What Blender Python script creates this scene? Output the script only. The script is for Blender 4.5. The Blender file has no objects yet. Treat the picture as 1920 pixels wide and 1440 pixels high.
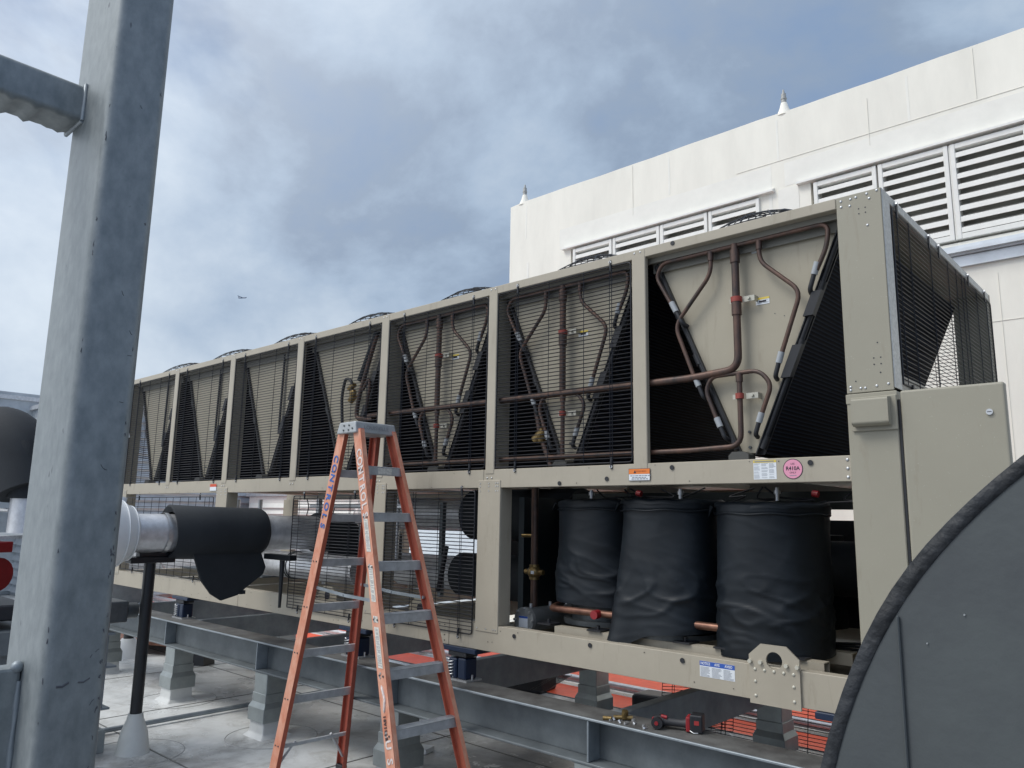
import bpy, math, random
from mathutils import Vector, Matrix
R = random.Random(7)
sc = bpy.context.scene
col = sc.collection
rad = math.radians

# ------------------------------------------------------------ mesh builder
class MB:
    def __init__(s): s.v=[]; s.f=[]; s.sm=[]
    def add(s, vs, fs, smooth=False):
        o=len(s.v); s.v+= [tuple(p) for p in vs]
        for f in fs: s.f.append(tuple(i+o for i in f)); s.sm.append(smooth)
    def box(s,x0,x1,y0,y1,z0,z1):
        s.add([(x0,y0,z0),(x1,y0,z0),(x1,y1,z0),(x0,y1,z0),(x0,y0,z1),(x1,y0,z1),(x1,y1,z1),(x0,y1,z1)],
              [(0,3,2,1),(4,5,6,7),(0,1,5,4),(1,2,6,5),(2,3,7,6),(3,0,4,7)]); return s
    def obox(s,c,a,b,d):   # centre and three half vectors
        c,a,b,d=map(Vector,(c,a,b,d))
        vs=[c+i*a+j*b+k*d for k in(-1,1) for i,j in((-1,-1),(1,-1),(1,1),(-1,1))]
        fs=[(0,3,2,1),(4,5,6,7),(0,1,5,4),(1,2,6,5),(2,3,7,6),(3,0,4,7)]
        if a.cross(b).dot(d)<0: fs=[tuple(reversed(f)) for f in fs]
        s.add(vs,fs); return s
    def prism(s,poly,ext,smooth=False):   # poly: list of 3d points, extruded by ext
        poly=[Vector(p) for p in poly]; e=Vector(ext); n=len(poly)
        nn=Vector((0,0,0))
        for i in range(n): nn+=poly[i].cross(poly[(i+1)%n])
        if nn.dot(e)>0: poly=poly[::-1]
        vs=poly+[p+e for p in poly]
        fs=[tuple(range(n)),tuple(range(2*n-1,n-1,-1))]
        s.add(vs,fs)
        s.add(vs,[(i,i+n,(i+1)%n+n,(i+1)%n) for i in range(n)],smooth); return s
    def tube(s,pts,r,n=10,caps=True,smooth=True,rs=None):
        pts=[Vector(p) for p in pts]; m=len(pts); rings=[]
        t0=(pts[1]-pts[0]).normalized()
        up=Vector((0,0,1)) if abs(t0.z)<.9 else Vector((1,0,0))
        u=t0.cross(up).normalized(); w=u.cross(t0)
        for i,p in enumerate(pts):
            t=(pts[min(i+1,m-1)]-pts[max(i-1,0)]).normalized()
            u=(u-t*u.dot(t)).normalized(); w=t.cross(u)
            rr=rs[i] if rs else r
            rings.append([p+u*(rr*math.cos(2*math.pi*k/n))+w*(rr*math.sin(2*math.pi*k/n)) for k in range(n)])
        vs=[q for g in rings for q in g]; fs=[]
        for i in range(m-1):
            for k in range(n):
                fs.append((i*n+k,i*n+(k+1)%n,(i+1)*n+(k+1)%n,(i+1)*n+k))
        s.add(vs,fs,smooth)
        if caps:
            s.add(rings[0],[tuple(reversed(range(n)))]); s.add(rings[-1],[tuple(range(n))])
        return s
    def cyl(s,p0,p1,r0,r1=None,n=24,caps=True):
        return s.tube([p0,p1],r0,n,caps,True,[r0,r0 if r1 is None else r1])
    def sphere(s,c,r,n=16,m=10,sc3=(1,1,1)):
        c=Vector(c); vs=[];fs=[]
        for i in range(m+1):
            a=math.pi*i/m
            for k in range(n):
                b=2*math.pi*k/n
                vs.append(c+Vector((r*sc3[0]*math.sin(a)*math.cos(b),r*sc3[1]*math.sin(a)*math.sin(b),r*sc3[2]*math.cos(a))))
        for i in range(m):
            for k in range(n): fs.append((i*n+k,(i+1)*n+k,(i+1)*n+(k+1)%n,i*n+(k+1)%n))
        s.add(vs,fs,True); return s
    def build(s,name,mat,parent=None,bevel=0,seg=2,weld=False):
        me=bpy.data.meshes.new(name); me.from_pydata(s.v,[],s.f)
        me.polygons.foreach_set('use_smooth',s.sm); me.materials.append(mat); me.update()
        o=bpy.data.objects.new(name,me); col.objects.link(o)
        if parent is not None:
            o.parent=parent
            p=parent; off=Vector((0,0,0))
            while p is not None: off+=p.location; p=p.parent
            o.location=-off
        if bevel:
            b=o.modifiers.new('bevel','BEVEL'); b.width=bevel; b.segments=seg; b.limit_method='ANGLE'; b.angle_limit=rad(40)
            b.harden_normals=False
        return o
def islands(m,name,mat,parent,bevel=0):      # every connected piece becomes an object of its own
    par=list(range(len(m.v)))
    def find(i):
        while par[i]!=i: par[i]=par[par[i]]; i=par[i]
        return i
    key={}
    for i,p in enumerate(m.v):
        k=(round(p[0],5),round(p[1],5),round(p[2],5))
        if k in key: par[find(i)]=find(key[k])
        else: key[k]=i
    for f_ in m.f:
        for i in f_[1:]: par[find(i)]=find(f_[0])
    g={}
    for f_,sm in zip(m.f,m.sm): g.setdefault(find(f_[0]),[]).append((f_,sm))
    out=[]
    for fl_ in g.values():
        n=MB(); mp_={}
        for f_,sm in fl_:
            for i in f_:
                if i not in mp_: mp_[i]=len(n.v); n.v.append(m.v[i])
            n.f.append(tuple(mp_[i] for i in f_)); n.sm.append(sm)
        out.append(n.build(name,mat,parent,bevel,1))
    return out
def bend(pts,rr=.05,k=5):       # round the corners of a polyline
    pts=[Vector(p) for p in pts]; out=[pts[0]]
    for i in range(1,len(pts)-1):
        a,b,c=pts[i-1],pts[i],pts[i+1]; u=(a-b); v=(c-b)
        d=min(rr,u.length*.45,v.length*.45); p=b+u.normalized()*d; q=b+v.normalized()*d
        for j in range(k+1):
            t=j/k; out.append(p*(1-t)**2+b*2*t*(1-t)+q*t*t)
    out.append(pts[-1]); return out
def empty(name,loc,label,cat,group=None):
    o=bpy.data.objects.new(name,None); o.empty_display_size=.1; col.objects.link(o); o.location=loc
    tag(o,label,cat,group); return o
def tag(o,label,cat,group=None):
    o['label']=label; o['category']=cat
    if group: o['group']=group
    return o
def copy_thing(root,loc,label,parts_offset=True):
    r=root.copy(); col.objects.link(r); r.location=loc; r['label']=label
    for ch in list(root.children):
        c=ch.copy(); col.objects.link(c); c.parent=r
        for g in list(ch.children):
            d=g.copy(); col.objects.link(d); d.parent=c
    return r
def text(body,size,org,xd,yd,mat,name,parent,thick=.0006,sx=1.0,bold=0.0,align='CENTER'):
    cu=bpy.data.curves.new('t','FONT'); cu.body=body; cu.size=size; cu.align_x=align; cu.align_y='CENTER'
    cu.offset=bold; cu.resolution_u=3
    ob=bpy.data.objects.new('t',cu); col.objects.link(ob)
    bpy.context.view_layer.update()
    me=bpy.data.meshes.new_from_object(ob.evaluated_get(bpy.context.evaluated_depsgraph_get()))
    bpy.data.objects.remove(ob); bpy.data.curves.remove(cu)
    X=Vector(xd).normalized(); Y=Vector(yd).normalized(); O=Vector(org); N=X.cross(Y).normalized()
    m=MB(); m.add([O+X*v.co.x*sx+Y*v.co.y+N*thick for v in me.vertices],[tuple(p.vertices) for p in me.polygons])
    bpy.data.meshes.remove(me)
    return m.build(name,mat,parent)

# ------------------------------------------------------------ materials
def mat(name,base,rough=.5,metal=0.0,vary=0.0,scale=6.0,bump=0.0,bscale=40.0,dark=None,spec=.5,streak=(1,1,1),rvary=0.0,detail=6):
    m=bpy.data.materials.new(name); m.use_nodes=True; nt=m.node_tree; b=nt.nodes['Principled BSDF']
    b.inputs['Roughness'].default_value=rough; b.inputs['Metallic'].default_value=metal
    b.inputs['Specular IOR Level'].default_value=spec
    b.inputs['Base Color'].default_value=(*base,1)
    tc=nt.nodes.new('ShaderNodeTexCoord'); mp=nt.nodes.new('ShaderNodeMapping'); mp.inputs['Scale'].default_value=streak
    nt.links.new(tc.outputs['Object'],mp.inputs['Vector'])
    if vary>0:
        n=nt.nodes.new('ShaderNodeTexNoise'); n.inputs['Scale'].default_value=scale; n.inputs['Detail'].default_value=detail; n.inputs['Roughness'].default_value=.65
        nt.links.new(mp.outputs[0],n.inputs['Vector'])
        r=nt.nodes.new('ShaderNodeValToRGB'); d=dark or tuple(c*(1-vary) for c in base)
        r.color_ramp.elements[0].position=.32; r.color_ramp.elements[0].color=(*d,1)
        r.color_ramp.elements[1].position=.66; r.color_ramp.elements[1].color=(*tuple(min(1,c*(1+vary*.35)) for c in base),1)
        nt.links.new(n.outputs['Fac'],r.inputs[0]); nt.links.new(r.outputs[0],b.inputs['Base Color'])
        if rvary:
            mr=nt.nodes.new('ShaderNodeMapRange'); mr.inputs['To Min'].default_value=rough-rvary; mr.inputs['To Max'].default_value=rough+rvary
            nt.links.new(n.outputs['Fac'],mr.inputs['Value']); nt.links.new(mr.outputs[0],b.inputs['Roughness'])
    if bump>0:
        n2=nt.nodes.new('ShaderNodeTexNoise'); n2.inputs['Scale'].default_value=bscale; n2.inputs['Detail'].default_value=4
        nt.links.new(mp.outputs[0],n2.inputs['Vector'])
        bp=nt.nodes.new('ShaderNodeBump'); bp.inputs['Strength'].default_value=bump; bp.inputs['Distance'].default_value=.01
        nt.links.new(n2.outputs['Fac'],bp.inputs['Height']); nt.links.new(bp.outputs[0],b.inputs['Normal'])
    return m
def nodes(m): return m.node_tree, m.node_tree.nodes['Principled BSDF']

beige=mat('beige_paint',(.40,.36,.288),.42,0,.08,3,.02,300,rvary=.06,spec=.4)
beige2=mat('beige_panel',(.375,.34,.265),.5,0,.07,2,.015,200,spec=.35)
cab=mat('cabinet_paint',(.325,.305,.243),.45,0,.05,2,.03,400,spec=.4)
galv_edge=mat('galvanised_edge',(.55,.56,.55),.45,.6,.25,60,.03,200)
blackwire=mat('black_wire',(.004,.005,.010),.42,0,0,1,spec=.5)
blackpl=mat('black_plastic',(.015,.016,.02),.45)
coilm=mat('coil_fins',(.003,.005,.011),.7,0,0,1,spec=.12)
nt,b=nodes(coilm)     # fin rows run along the coil at an even pitch up its slope
tc=nt.nodes.new('ShaderNodeTexCoord'); sp=nt.nodes.new('ShaderNodeSeparateXYZ'); nt.links.new(tc.outputs['Object'],sp.inputs[0])
mu=nt.nodes.new('ShaderNodeMath'); mu.operation='MULTIPLY'; mu.inputs[1].default_value=2*math.pi/.0185; nt.links.new(sp.outputs['Z'],mu.inputs[0])
si=nt.nodes.new('ShaderNodeMath'); si.operation='SINE'; nt.links.new(mu.outputs[0],si.inputs[0])
cr=nt.nodes.new('ShaderNodeValToRGB'); cr.color_ramp.elements[0].position=.55; cr.color_ramp.elements[0].color=(.0007,.0013,.004,1)
cr.color_ramp.elements[1].position=.95; cr.color_ramp.elements[1].color=(.009,.015,.030,1)
mr=nt.nodes.new('ShaderNodeMapRange'); mr.inputs['From Min'].default_value=-1; nt.links.new(si.outputs[0],mr.inputs['Value'])
nt.links.new(mr.outputs[0],cr.inputs[0]); nt.links.new(cr.outputs[0],b.inputs['Base Color'])
bp=nt.nodes.new('ShaderNodeBump'); bp.inputs['Strength'].default_value=.5; bp.inputs['Distance'].default_value=.004
nt.links.new(mr.outputs[0],bp.inputs['Height']); nt.links.new(bp.outputs[0],b.inputs['Normal'])
copper=mat('aged_copper',(.120,.070,.053),.45,.5,.45,16,.03,60,dark=(.048,.040,.038),streak=(1,1,.45),rvary=.12)
copper2=mat('bright_copper',(.22,.115,.08),.4,.7,.3,12,0,1,dark=(.11,.055,.042))
brass=mat('brass',(.30,.21,.09),.35,.8,.4,40,.05,80)
redband=mat('red_clamp_band',(.30,.05,.035),.5,0,.2,50)
greytape=mat('grey_tape',(.33,.35,.37),.5)
zinc=mat('zinc_bright',(.62,.63,.64),.35,.8,.15,60)
galv=mat('galvanised_steel',(.30,.335,.36),.5,.45,.28,5,.05,90,dark=(.20,.23,.255),rvary=.1)
bootm=mat('boot_white',(.60,.61,.60),.5,0,.15,4,.1,20)
galvdark=mat('galvanised_beam',(.165,.185,.195),.6,.25,.3,3.5,.05,60,dark=(.10,.115,.125),rvary=.1)
flangedirt=mat('dirty_flange',(.12,.12,.115),.6,.1,.5,6,.05,60,dark=(.055,.052,.05))
flashm=mat('sheet_metal_stub',(.33,.36,.36),.38,.6,.18,6,.02,60)
orange=mat('orange_fibreglass',(.44,.115,.065),.55,0,.25,14,.05,90,dark=(.34,.075,.045),streak=(1,1,.35))
faded=mat('sun_faded_fibreglass',(.60,.32,.225),.65,0,.3,18,.05,90,dark=(.54,.19,.11),streak=(1,1,.5))
redrail=mat('red_fibreglass_rear',(.36,.085,.055),.5,0,.2,9,.04,90)
alu=mat('dull_aluminium',(.50,.52,.535),.42,.3,.25,14,.04,120,rvary=.1)
alu2=mat('cap_aluminium',(.40,.42,.43),.5,.25,.2,14,.04,120)
vinyl=mat('black_vinyl_blanket',(.005,.009,.014),.5,0,.3,5,.10,14,spec=.4,rvary=.06)
foam=mat('black_foam_insulation',(.020,.024,.029),.75,0,.15,8,.12,160,spec=.35)
foil=mat('foil_jacket',(.66,.67,.69),.36,.5,.2,18,.12,80,rvary=.08)
darkgrey=mat('dark_grey_cast',(.10,.11,.115),.4,.3,.2,30)
whitep=mat('white_pvc_cover',(.74,.76,.77),.35,0,.04,5)
wallm=mat('white_wall_membrane',(.85,.82,.735),.7,0,.10,1.1,.35,4,streak=(1.4,1,.35))
louvm=mat('white_louver_paint',(.80,.79,.75),.55,0,.06,9)
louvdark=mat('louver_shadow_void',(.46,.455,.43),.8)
bluepl=mat('dark_blue_isolator',(.006,.018,.05),.35,0,.1,20)
tankm=mat('grey_tank_coating',(.070,.081,.083),.5,0,.30,4.2,.06,60,dark=(.052,.058,.064),rvary=.06)
tankrim=mat('dark_mastic_rim',(.020,.023,.028),.6,0,.5,18,.8,38)
white_lab=mat('label_white',(.72,.75,.78),.4); yellow_lab=mat('label_yellow',(.66,.50,.08),.4)
orange_lab=mat('label_orange',(.75,.20,.03),.4); blue_lab=mat('label_blue',(.03,.10,.42),.4)
pink_lab=mat('label_pink',(.72,.30,.42),.4); ink=mat('label_ink',(.02,.02,.03),.5); grey_ink=mat('label_small_print',(.22,.24,.28),.5)
stencil=mat('white_stencil_paint',(.74,.66,.63),.6,0,.3,60); bluest=mat('blue_stencil_paint',(.03,.13,.42),.6,0,.2,60)
redtool=mat('red_tool_plastic',(.26,.015,.02),.4); redpump=mat('red_pump_paint',(.20,.006,.010),.3,0,.2,8)
wood=mat('wet_plywood',(.20,.085,.05),.5,0,.4,4,.1,30,streak=(1,6,1))
polesteel=mat('black_painted_steel',(.010,.012,.015),.35,0,.2,14)
redcoat=mat('red_roof_coating',(.84,.10,.035),.55,0,.16,5,.1,60)

# patchy white roof membrane, wet and stained, with puddled gloss
roofm=bpy.data.materials.new('wet_white_roof'); roofm.use_nodes=True; nt,b=nodes(roofm)
tc=nt.nodes.new('ShaderNodeTexCoord')
def noise(sc_,det=6,rg=.6,vec=None,dist=0):
    n=nt.nodes.new('ShaderNodeTexNoise'); n.inputs['Scale'].default_value=sc_; n.inputs['Detail'].default_value=det; n.inputs['Roughness'].default_value=rg; n.inputs['Distortion'].default_value=dist
    nt.links.new(vec or tc.outputs['Object'],n.inputs['Vector']); return n.outputs['Fac']
def ramp(fac,stops):
    r=nt.nodes.new('ShaderNodeValToRGB'); e=r.color_ramp.elements
    while len(e)<len(stops): e.new(.5)
    for x,(p,c) in zip(e,stops): x.position=p; x.color=(*c,1)
    nt.links.new(fac,r.inputs[0]); return r.outputs[0]
n1=noise(.9,8,.62,dist=.6); n2=noise(5,8,.7,dist=1.2)
mx=nt.nodes.new('ShaderNodeMix'); mx.data_type='RGBA'; mx.blend_type='MULTIPLY'; mx.inputs[0].default_value=1
sx=nt.nodes.new('ShaderNodeSeparateXYZ'); nt.links.new(tc.outputs['Object'],sx.inputs[0])
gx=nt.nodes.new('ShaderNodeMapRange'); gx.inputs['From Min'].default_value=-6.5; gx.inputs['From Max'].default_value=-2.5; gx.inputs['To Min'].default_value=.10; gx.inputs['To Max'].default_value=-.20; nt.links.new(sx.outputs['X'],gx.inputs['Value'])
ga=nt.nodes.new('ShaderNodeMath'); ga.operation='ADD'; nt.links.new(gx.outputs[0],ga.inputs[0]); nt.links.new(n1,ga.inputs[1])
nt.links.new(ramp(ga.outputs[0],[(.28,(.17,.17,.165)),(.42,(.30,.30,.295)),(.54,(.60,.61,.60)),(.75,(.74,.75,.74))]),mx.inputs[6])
nt.links.new(ramp(n2,[(.3,(.72,.70,.67)),(.5,(.95,.95,.95)),(.7,(1,1,1))]),mx.inputs[7])
sc1=ramp(noise(3.2,7,.75,dist=.8),[(.0,(0,0,0)),(.60,(0,0,0)),(.64,(1,1,1))])
m3=nt.nodes.new('ShaderNodeMix'); m3.data_type='RGBA'; nt.links.new(sc1,m3.inputs[0]); nt.links.new(mx.outputs[2],m3.inputs[6]); m3.inputs[7].default_value=(.70,.70,.69,1)
nt.links.new(m3.outputs[2],b.inputs['Base Color'])
rr=nt.nodes.new('ShaderNodeMapRange'); rr.inputs['From Min'].default_value=.35; rr.inputs['From Max'].default_value=.65; rr.inputs['To Min'].default_value=.16; rr.inputs['To Max'].default_value=.6
nt.links.new(noise(1.6,5,.6),rr.inputs['Value']); nt.links.new(rr.outputs[0],b.inputs['Roughness'])
bp=nt.nodes.new('ShaderNodeBump'); bp.inputs['Strength'].default_value=.25; bp.inputs['Distance'].default_value=.01
nt.links.new(noise(14,6,.6),bp.inputs['Height']); nt.links.new(bp.outputs[0],b.inputs['Normal'])

for bm_ in (beige,cab,beige2):
    nt,b=nodes(bm_); tc=nt.nodes.new('ShaderNodeTexCoord'); mpn=nt.nodes.new('ShaderNodeMapping'); mpn.inputs['Scale'].default_value=(1.6,1.6,.28); nt.links.new(tc.outputs['Object'],mpn.inputs[0])
    st=ramp(noise(9,8,.7,mpn.outputs[0],.4),[(.0,(0,0,0)),(.57,(0,0,0)),(.72,(.55,.55,.55))])
    sp_=ramp(noise(170,2,.5),[(.0,(0,0,0)),(.72,(0,0,0)),(.76,(.7,.7,.7))])
    src=b.inputs['Base Color'].links[0].from_socket
    a_=nt.nodes.new('ShaderNodeMix'); a_.data_type='RGBA'; nt.links.new(st,a_.inputs[0]); nt.links.new(src,a_.inputs[6]); a_.inputs[7].default_value=(.26,.225,.17,1)
    c_=nt.nodes.new('ShaderNodeMix'); c_.data_type='RGBA'; nt.links.new(sp_,c_.inputs[0]); nt.links.new(a_.outputs[2],c_.inputs[6]); c_.inputs[7].default_value=(.52,.50,.43,1)
    nt.links.new(c_.outputs[2],b.inputs['Base Color'])
# ------------------------------------------------------------ camera
yaw,pitch,roll=rad(-42.53359412),rad(9.87615672),rad(1.01253413)
f=Vector((math.sin(yaw)*math.cos(pitch),math.cos(yaw)*math.cos(pitch),math.sin(pitch)))
rt=Vector((math.cos(yaw),-math.sin(yaw),0)); up=rt.cross(f)
rt2=rt*math.cos(roll)+up*math.sin(roll); up2=-rt*math.sin(roll)+up*math.cos(roll)
cam=bpy.data.cameras.new('camera'); co=bpy.data.objects.new('camera',cam); col.objects.link(co); sc.camera=co
mw=Matrix((rt2,up2,-f)).transposed().to_4x4(); mw.translation=(0,0,1.78); co.matrix_world=mw
cam.sensor_width=36; cam.lens=1438.32/1920*36; cam.clip_end=3000; cam.clip_start=.05

# ------------------------------------------------------------ light
sundir=Vector((-.30,-.52,.80)).normalized()    # towards the sun
sun=bpy.data.lights.new('sun','SUN'); sun.energy=1.3; sun.angle=rad(22); sun.color=(1,.97,.91)
so=bpy.data.objects.new('sun',sun); col.objects.link(so); so.rotation_euler=sundir.to_track_quat('Z','Y').to_euler()
w=bpy.data.worlds.new('World'); sc.world=w; w.use_nodes=True; nt=w.node_tree; bg=nt.nodes['Background']
sky=nt.nodes.new('ShaderNodeTexSky'); sky.sky_type='NISHITA'; sky.sun_disc=False
sky.sun_elevation=math.asin(sundir.z); sky.sun_rotation=math.atan2(sundir.x,sundir.y)
tc=nt.nodes.new('ShaderNodeTexCoord'); mp=nt.nodes.new('ShaderNodeMapping'); mp.inputs['Scale'].default_value=(1,1,1.45); mp.inputs['Location'].default_value=(3.1,1.7,.4)
nt.links.new(tc.outputs['Generated'],mp.inputs[0])
cn=noise(2.2,9,.57,mp.outputs[0],.2)      # cloud body: light and grey billows
dt=nt.nodes.new('ShaderNodeVectorMath'); dt.operation='DOT_PRODUCT'; dt.inputs[1].default_value=Vector((-1,0,-.3)).normalized()
nt.links.new(tc.outputs['Generated'],dt.inputs[0])
ml=nt.nodes.new('ShaderNodeMath'); ml.operation='MULTIPLY_ADD'; ml.inputs[1].default_value=.22; ml.inputs[2].default_value=-.11; nt.links.new(dt.outputs['Value'],ml.inputs[0])
ad=nt.nodes.new('ShaderNodeMath'); ad.operation='ADD'; nt.links.new(ml.outputs[0],ad.inputs[0]); nt.links.new(cn,ad.inputs[1])
ccol=ramp(ad.outputs[0],[(.36,(1.8,2.6,4.0)),(.46,(2.2,2.85,3.85)),(.53,(2.9,3.7,4.8)),(.70,(4.7,5.4,6.2))])
mp2=nt.nodes.new('ShaderNodeMapping'); mp2.inputs['Location'].default_value=(.6,.25,.9); mp2.inputs['Scale'].default_value=(1,1,1.6); nt.links.new(tc.outputs['Generated'],mp2.inputs[0])
hole=noise(2.4,6,.5,mp2.outputs[0],.3)
hr=nt.nodes.new('ShaderNodeMapRange'); hr.inputs['From Min'].default_value=.60; hr.inputs['From Max'].default_value=.74; hr.inputs['To Min'].default_value=1; hr.inputs['To Max'].default_value=.25
nt.links.new(hole,hr.inputs['Value'])
# bright veil of thin cloud round the hidden sun
gd=nt.nodes.new('ShaderNodeVectorMath'); gd.operation='DOT_PRODUCT'; gd.inputs[1].default_value=sundir; nt.links.new(tc.outputs['Generated'],gd.inputs[0])
gm=nt.nodes.new('ShaderNodeMath'); gm.operation='MAXIMUM'; gm.inputs[1].default_value=0; nt.links.new(gd.outputs['Value'],gm.inputs[0])
gp=nt.nodes.new('ShaderNodeMath'); gp.operation='POWER'; gp.inputs[1].default_value=2.2; nt.links.new(gm.outputs[0],gp.inputs[0])
gl=nt.nodes.new('ShaderNodeVectorMath'); gl.operation='SCALE'; gl.inputs[0].default_value=(9.5,9.3,8.9); nt.links.new(gp.outputs[0],gl.inputs['Scale'])
gs=nt.nodes.new('ShaderNodeVectorMath'); gs.operation='ADD'; nt.links.new(ccol,gs.inputs[0]); nt.links.new(gl.outputs[0],gs.inputs[1]); ccol=gs.outputs[0]
mx=nt.nodes.new('ShaderNodeMix'); mx.data_type='RGBA'
nt.links.new(hr.outputs[0],mx.inputs[0]); nt.links.new(sky.outputs[0],mx.inputs[6]); nt.links.new(ccol,mx.inputs[7])
nt.links.new(mx.outputs[2],bg.inputs['Color']); bg.inputs['Strength'].default_value=.1
sc.view_settings.view_transform='Standard'; sc.view_settings.look='None'; sc.view_settings.exposure=.4; sc.view_settings.gamma=1

# ------------------------------------------------------------ roof
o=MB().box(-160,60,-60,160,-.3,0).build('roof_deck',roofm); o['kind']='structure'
o=MB().box(-17,-1.6,7.30,8.5,0,.004)
o.box(-17,-1.6,6.46,6.90,0,.004)
o=o.build('red_coated_walkway',redcoat); o['kind']='structure'
m=MB()
for y0,y1 in ((6.44,6.455),(7.285,7.297)): m.box(-30,8,y0,y1,0,.006)
o=m.build('roof_membrane_seams',mat('seam_tape',(.10,.10,.10),.5)); o['kind']='structure'
m=MB()
for x in (-9.0,-7.35,-4.9,-3.2): m.box(x,x+.012,-2,6.3,0,.003)
for y in (1.4,2.75,4.6): m.box(-30,6,y,y+.012,0,.003)
o.name='roof_edge_strip'
o=m.build('roof_membrane_seams',mat('seam_dark',(.13,.13,.125),.6)); o['kind']='structure'
ring=MB()
for cx,cy in ((-5.88,3.6),(-7.6,3.6),(-6.19,2.63),(-4.22,3.6)):
    ring.tube([(cx+.36*math.cos(a*math.pi/16),cy+.36*math.sin(a*math.pi/16),.0) for a in range(33)],.004,4)
o=ring.build('patch_outlines',mat('seam_grey',(.33,.33,.325),.6)); o['kind']='structure'
# floor conduit
m=MB().tube(bend([(-6.82,1.6,.035),(-6.82,4.8,.035),(-6.9,8,.035)]),.02,8)
tag(m.build('roof_conduit',galv),'thin grey conduit lying on the wet white roof under the frame','conduit')
m=MB().tube([(-30,7.0,.06),(6,7.0,.06)],.04,10)
for x in range(-14,2,2): m.box(x-.1,x+.1,6.93,7.07,.002,.02)
tag(m.build('silver_roof_pipe',foil),'silver pipe running along the red strip of roof behind the machine','pipe')

# ------------------------------------------------------------ white building
WX0,WX1,WY,WT=-9.75,7.0,10.5,7.85
B=empty('white_building',(WX0,WY,0),'big white penthouse building with louvered openings behind the machine','building')
banks=[(-8.18,[.87,.95,.87,.86],2),( -3.84,[.87,.87,.87,.87,.87,.87],2)]
LT,LB=6.57,5.30
# wall with openings: strips around the louver banks, parapet top slightly uneven
m=MB(); xs=[WX0,-8.24,-4.66,-3.88,1.5,WX1]
m.box(WX0,WX1,WY,WY+.3,0,LB-.03); 
for a,b_ in ((WX0,-8.24),(-4.66,-3.88),(1.5,WX1)): m.box(a,b_,WY,WY+.3,LB-.03,LT+.03)
m.box(WX0,WX1,WY,WY+.3,LT+.03,7.5)
n=46; tops=[]
for i in range(n+1):
    x=WX0+(WX1-WX0)*i/n; tops.append((x,WT-.02+.004*math.sin(i*1.9)+.005*math.sin(i*.63)+(.0 if i else -.02)))
for i in range(n):
    (x0,z0),(x1,z1)=tops[i],tops[i+1]
    m.add([(x0,WY,7.5),(x1,WY,7.5),(x1,WY,z1),(x0,WY,z0),(x0,WY+.3,7.5),(x1,WY+.3,7.5),(x1,WY+.3,z1),(x0,WY+.3,z0)],[(0,1,2,3),(3,2,6,7),(7,6,5,4)])
m.box(WX0,WX0+.3,WY+.3,WY+9,0,7.82); m.box(WX1-.3,WX1,WY+.3,WY+9,0,7.82); m.box(WX0,WX1,WY+9,WY+9.3,0,7.82)
m.box(WX0+.3,WX1-.3,WY+.3,WY+9,7.3,7.45)
m.build('wall',wallm,B)
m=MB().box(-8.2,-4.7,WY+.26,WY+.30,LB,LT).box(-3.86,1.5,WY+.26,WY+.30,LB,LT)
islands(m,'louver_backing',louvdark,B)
# raised membrane flashings around the openings and vertical laps on the wall
m=MB()
m.box(-8.5,-4.45,WY-.0022,WY,LT+.08,LT+.46); m.box(-4.25,2.2,WY-.0022,WY,LT+.08,LT+.44)
for x in (-9.35,-6.2,-4.35,-2.55,-.8):
    m.box(x,x+.03,WY-.0024,WY,LT+.5,WT-.12)
for x in (-9.3,-4.5): m.box(x,x+.05,WY-.004,WY,2,LT)
m.box(-4.36,-4.05,WY-.006,WY,4.9,LT+.05)
m.build('wall_flashing_laps',mat('wall_lap',(.83,.81,.745),.65,0,.06,3,.2,8),B)
m=MB()
for x,z0,z1 in ((-6.9,6.9,7.8),(-3.05,6.9,7.6),(-1.75,7.1,7.8)):
    m.box(x,x+.006,WY-.0065,WY-.001,z0,z1)
m.box(-5,WX1,WY-.0065,WY-.001,7.07,7.074); m.box(-4.5,-1,WY-.0065,WY-.001,4.2,4.206); m.box(-1.7,-1.697,WY-.0065,WY-.001,1,4.8)
m.build('wall_seams',mat('wall_seam',(.76,.735,.66),.8),B)
for bi,(x0,ws,_) in enumerate(banks):
    x=x0
    led=MB().prism([(x0-.22,WY,LT+.10),(x0-.22,WY-.075,LT+.065),(x0-.22,WY-.075,LT+.035),(x0-.22,WY,LT+.03)],(sum(ws)+.44,0,0))
    led.build('drip_ledge',louvm,B)
    for k,wd in enumerate(ws):
        fr=MB(); a,c=x+.012,x+wd-.012; dbl=(k%2==1)
        fr.box(a,a+.055,WY-.04,WY+.14,LB,LT); fr.box(c-.055,c,WY-.04,WY+.14,LB,LT)
        fr.box(a+.055,c-.055,WY-.035,WY+.14,LT-.07,LT); fr.box(a+.055,c-.055,WY-.035,WY+.14,LB,LB+.07)
        if dbl and k<len(ws)-1: fr.box(c+.004,c+.022,WY-.025,WY+.1,LB,LT)
        F=fr.build('louver_frame',louvm,B,.004,1)
        bl=MB(); z=LT-.10; 
        while z>LB+.13:
            bl.prism([(a+.056,WY-.03,z-.026),(a+.056,WY-.034,z-.090),(a+.056,WY-.026,z-.092),(a+.056,WY+.14,z+.040),(a+.056,WY+.13,z+.052)],(c-a-.112,0,0))
            z-=.143
        bl.build('louver_blades',louvm,F)
        x+=wd
m=MB().box(-9.0,WX1,WY-.10,WY,5.08,5.20).box(-9.0,WX1,WY-.05,WY,4.94,5.075).box(-9.0,WX1,WY-.16,WY-.10,5.10,5.14)
m.build('metal_flashing_strip',mat('bright_flashing',(.62,.65,.68),.35,.5,.15,3,.1,12),B)
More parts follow.
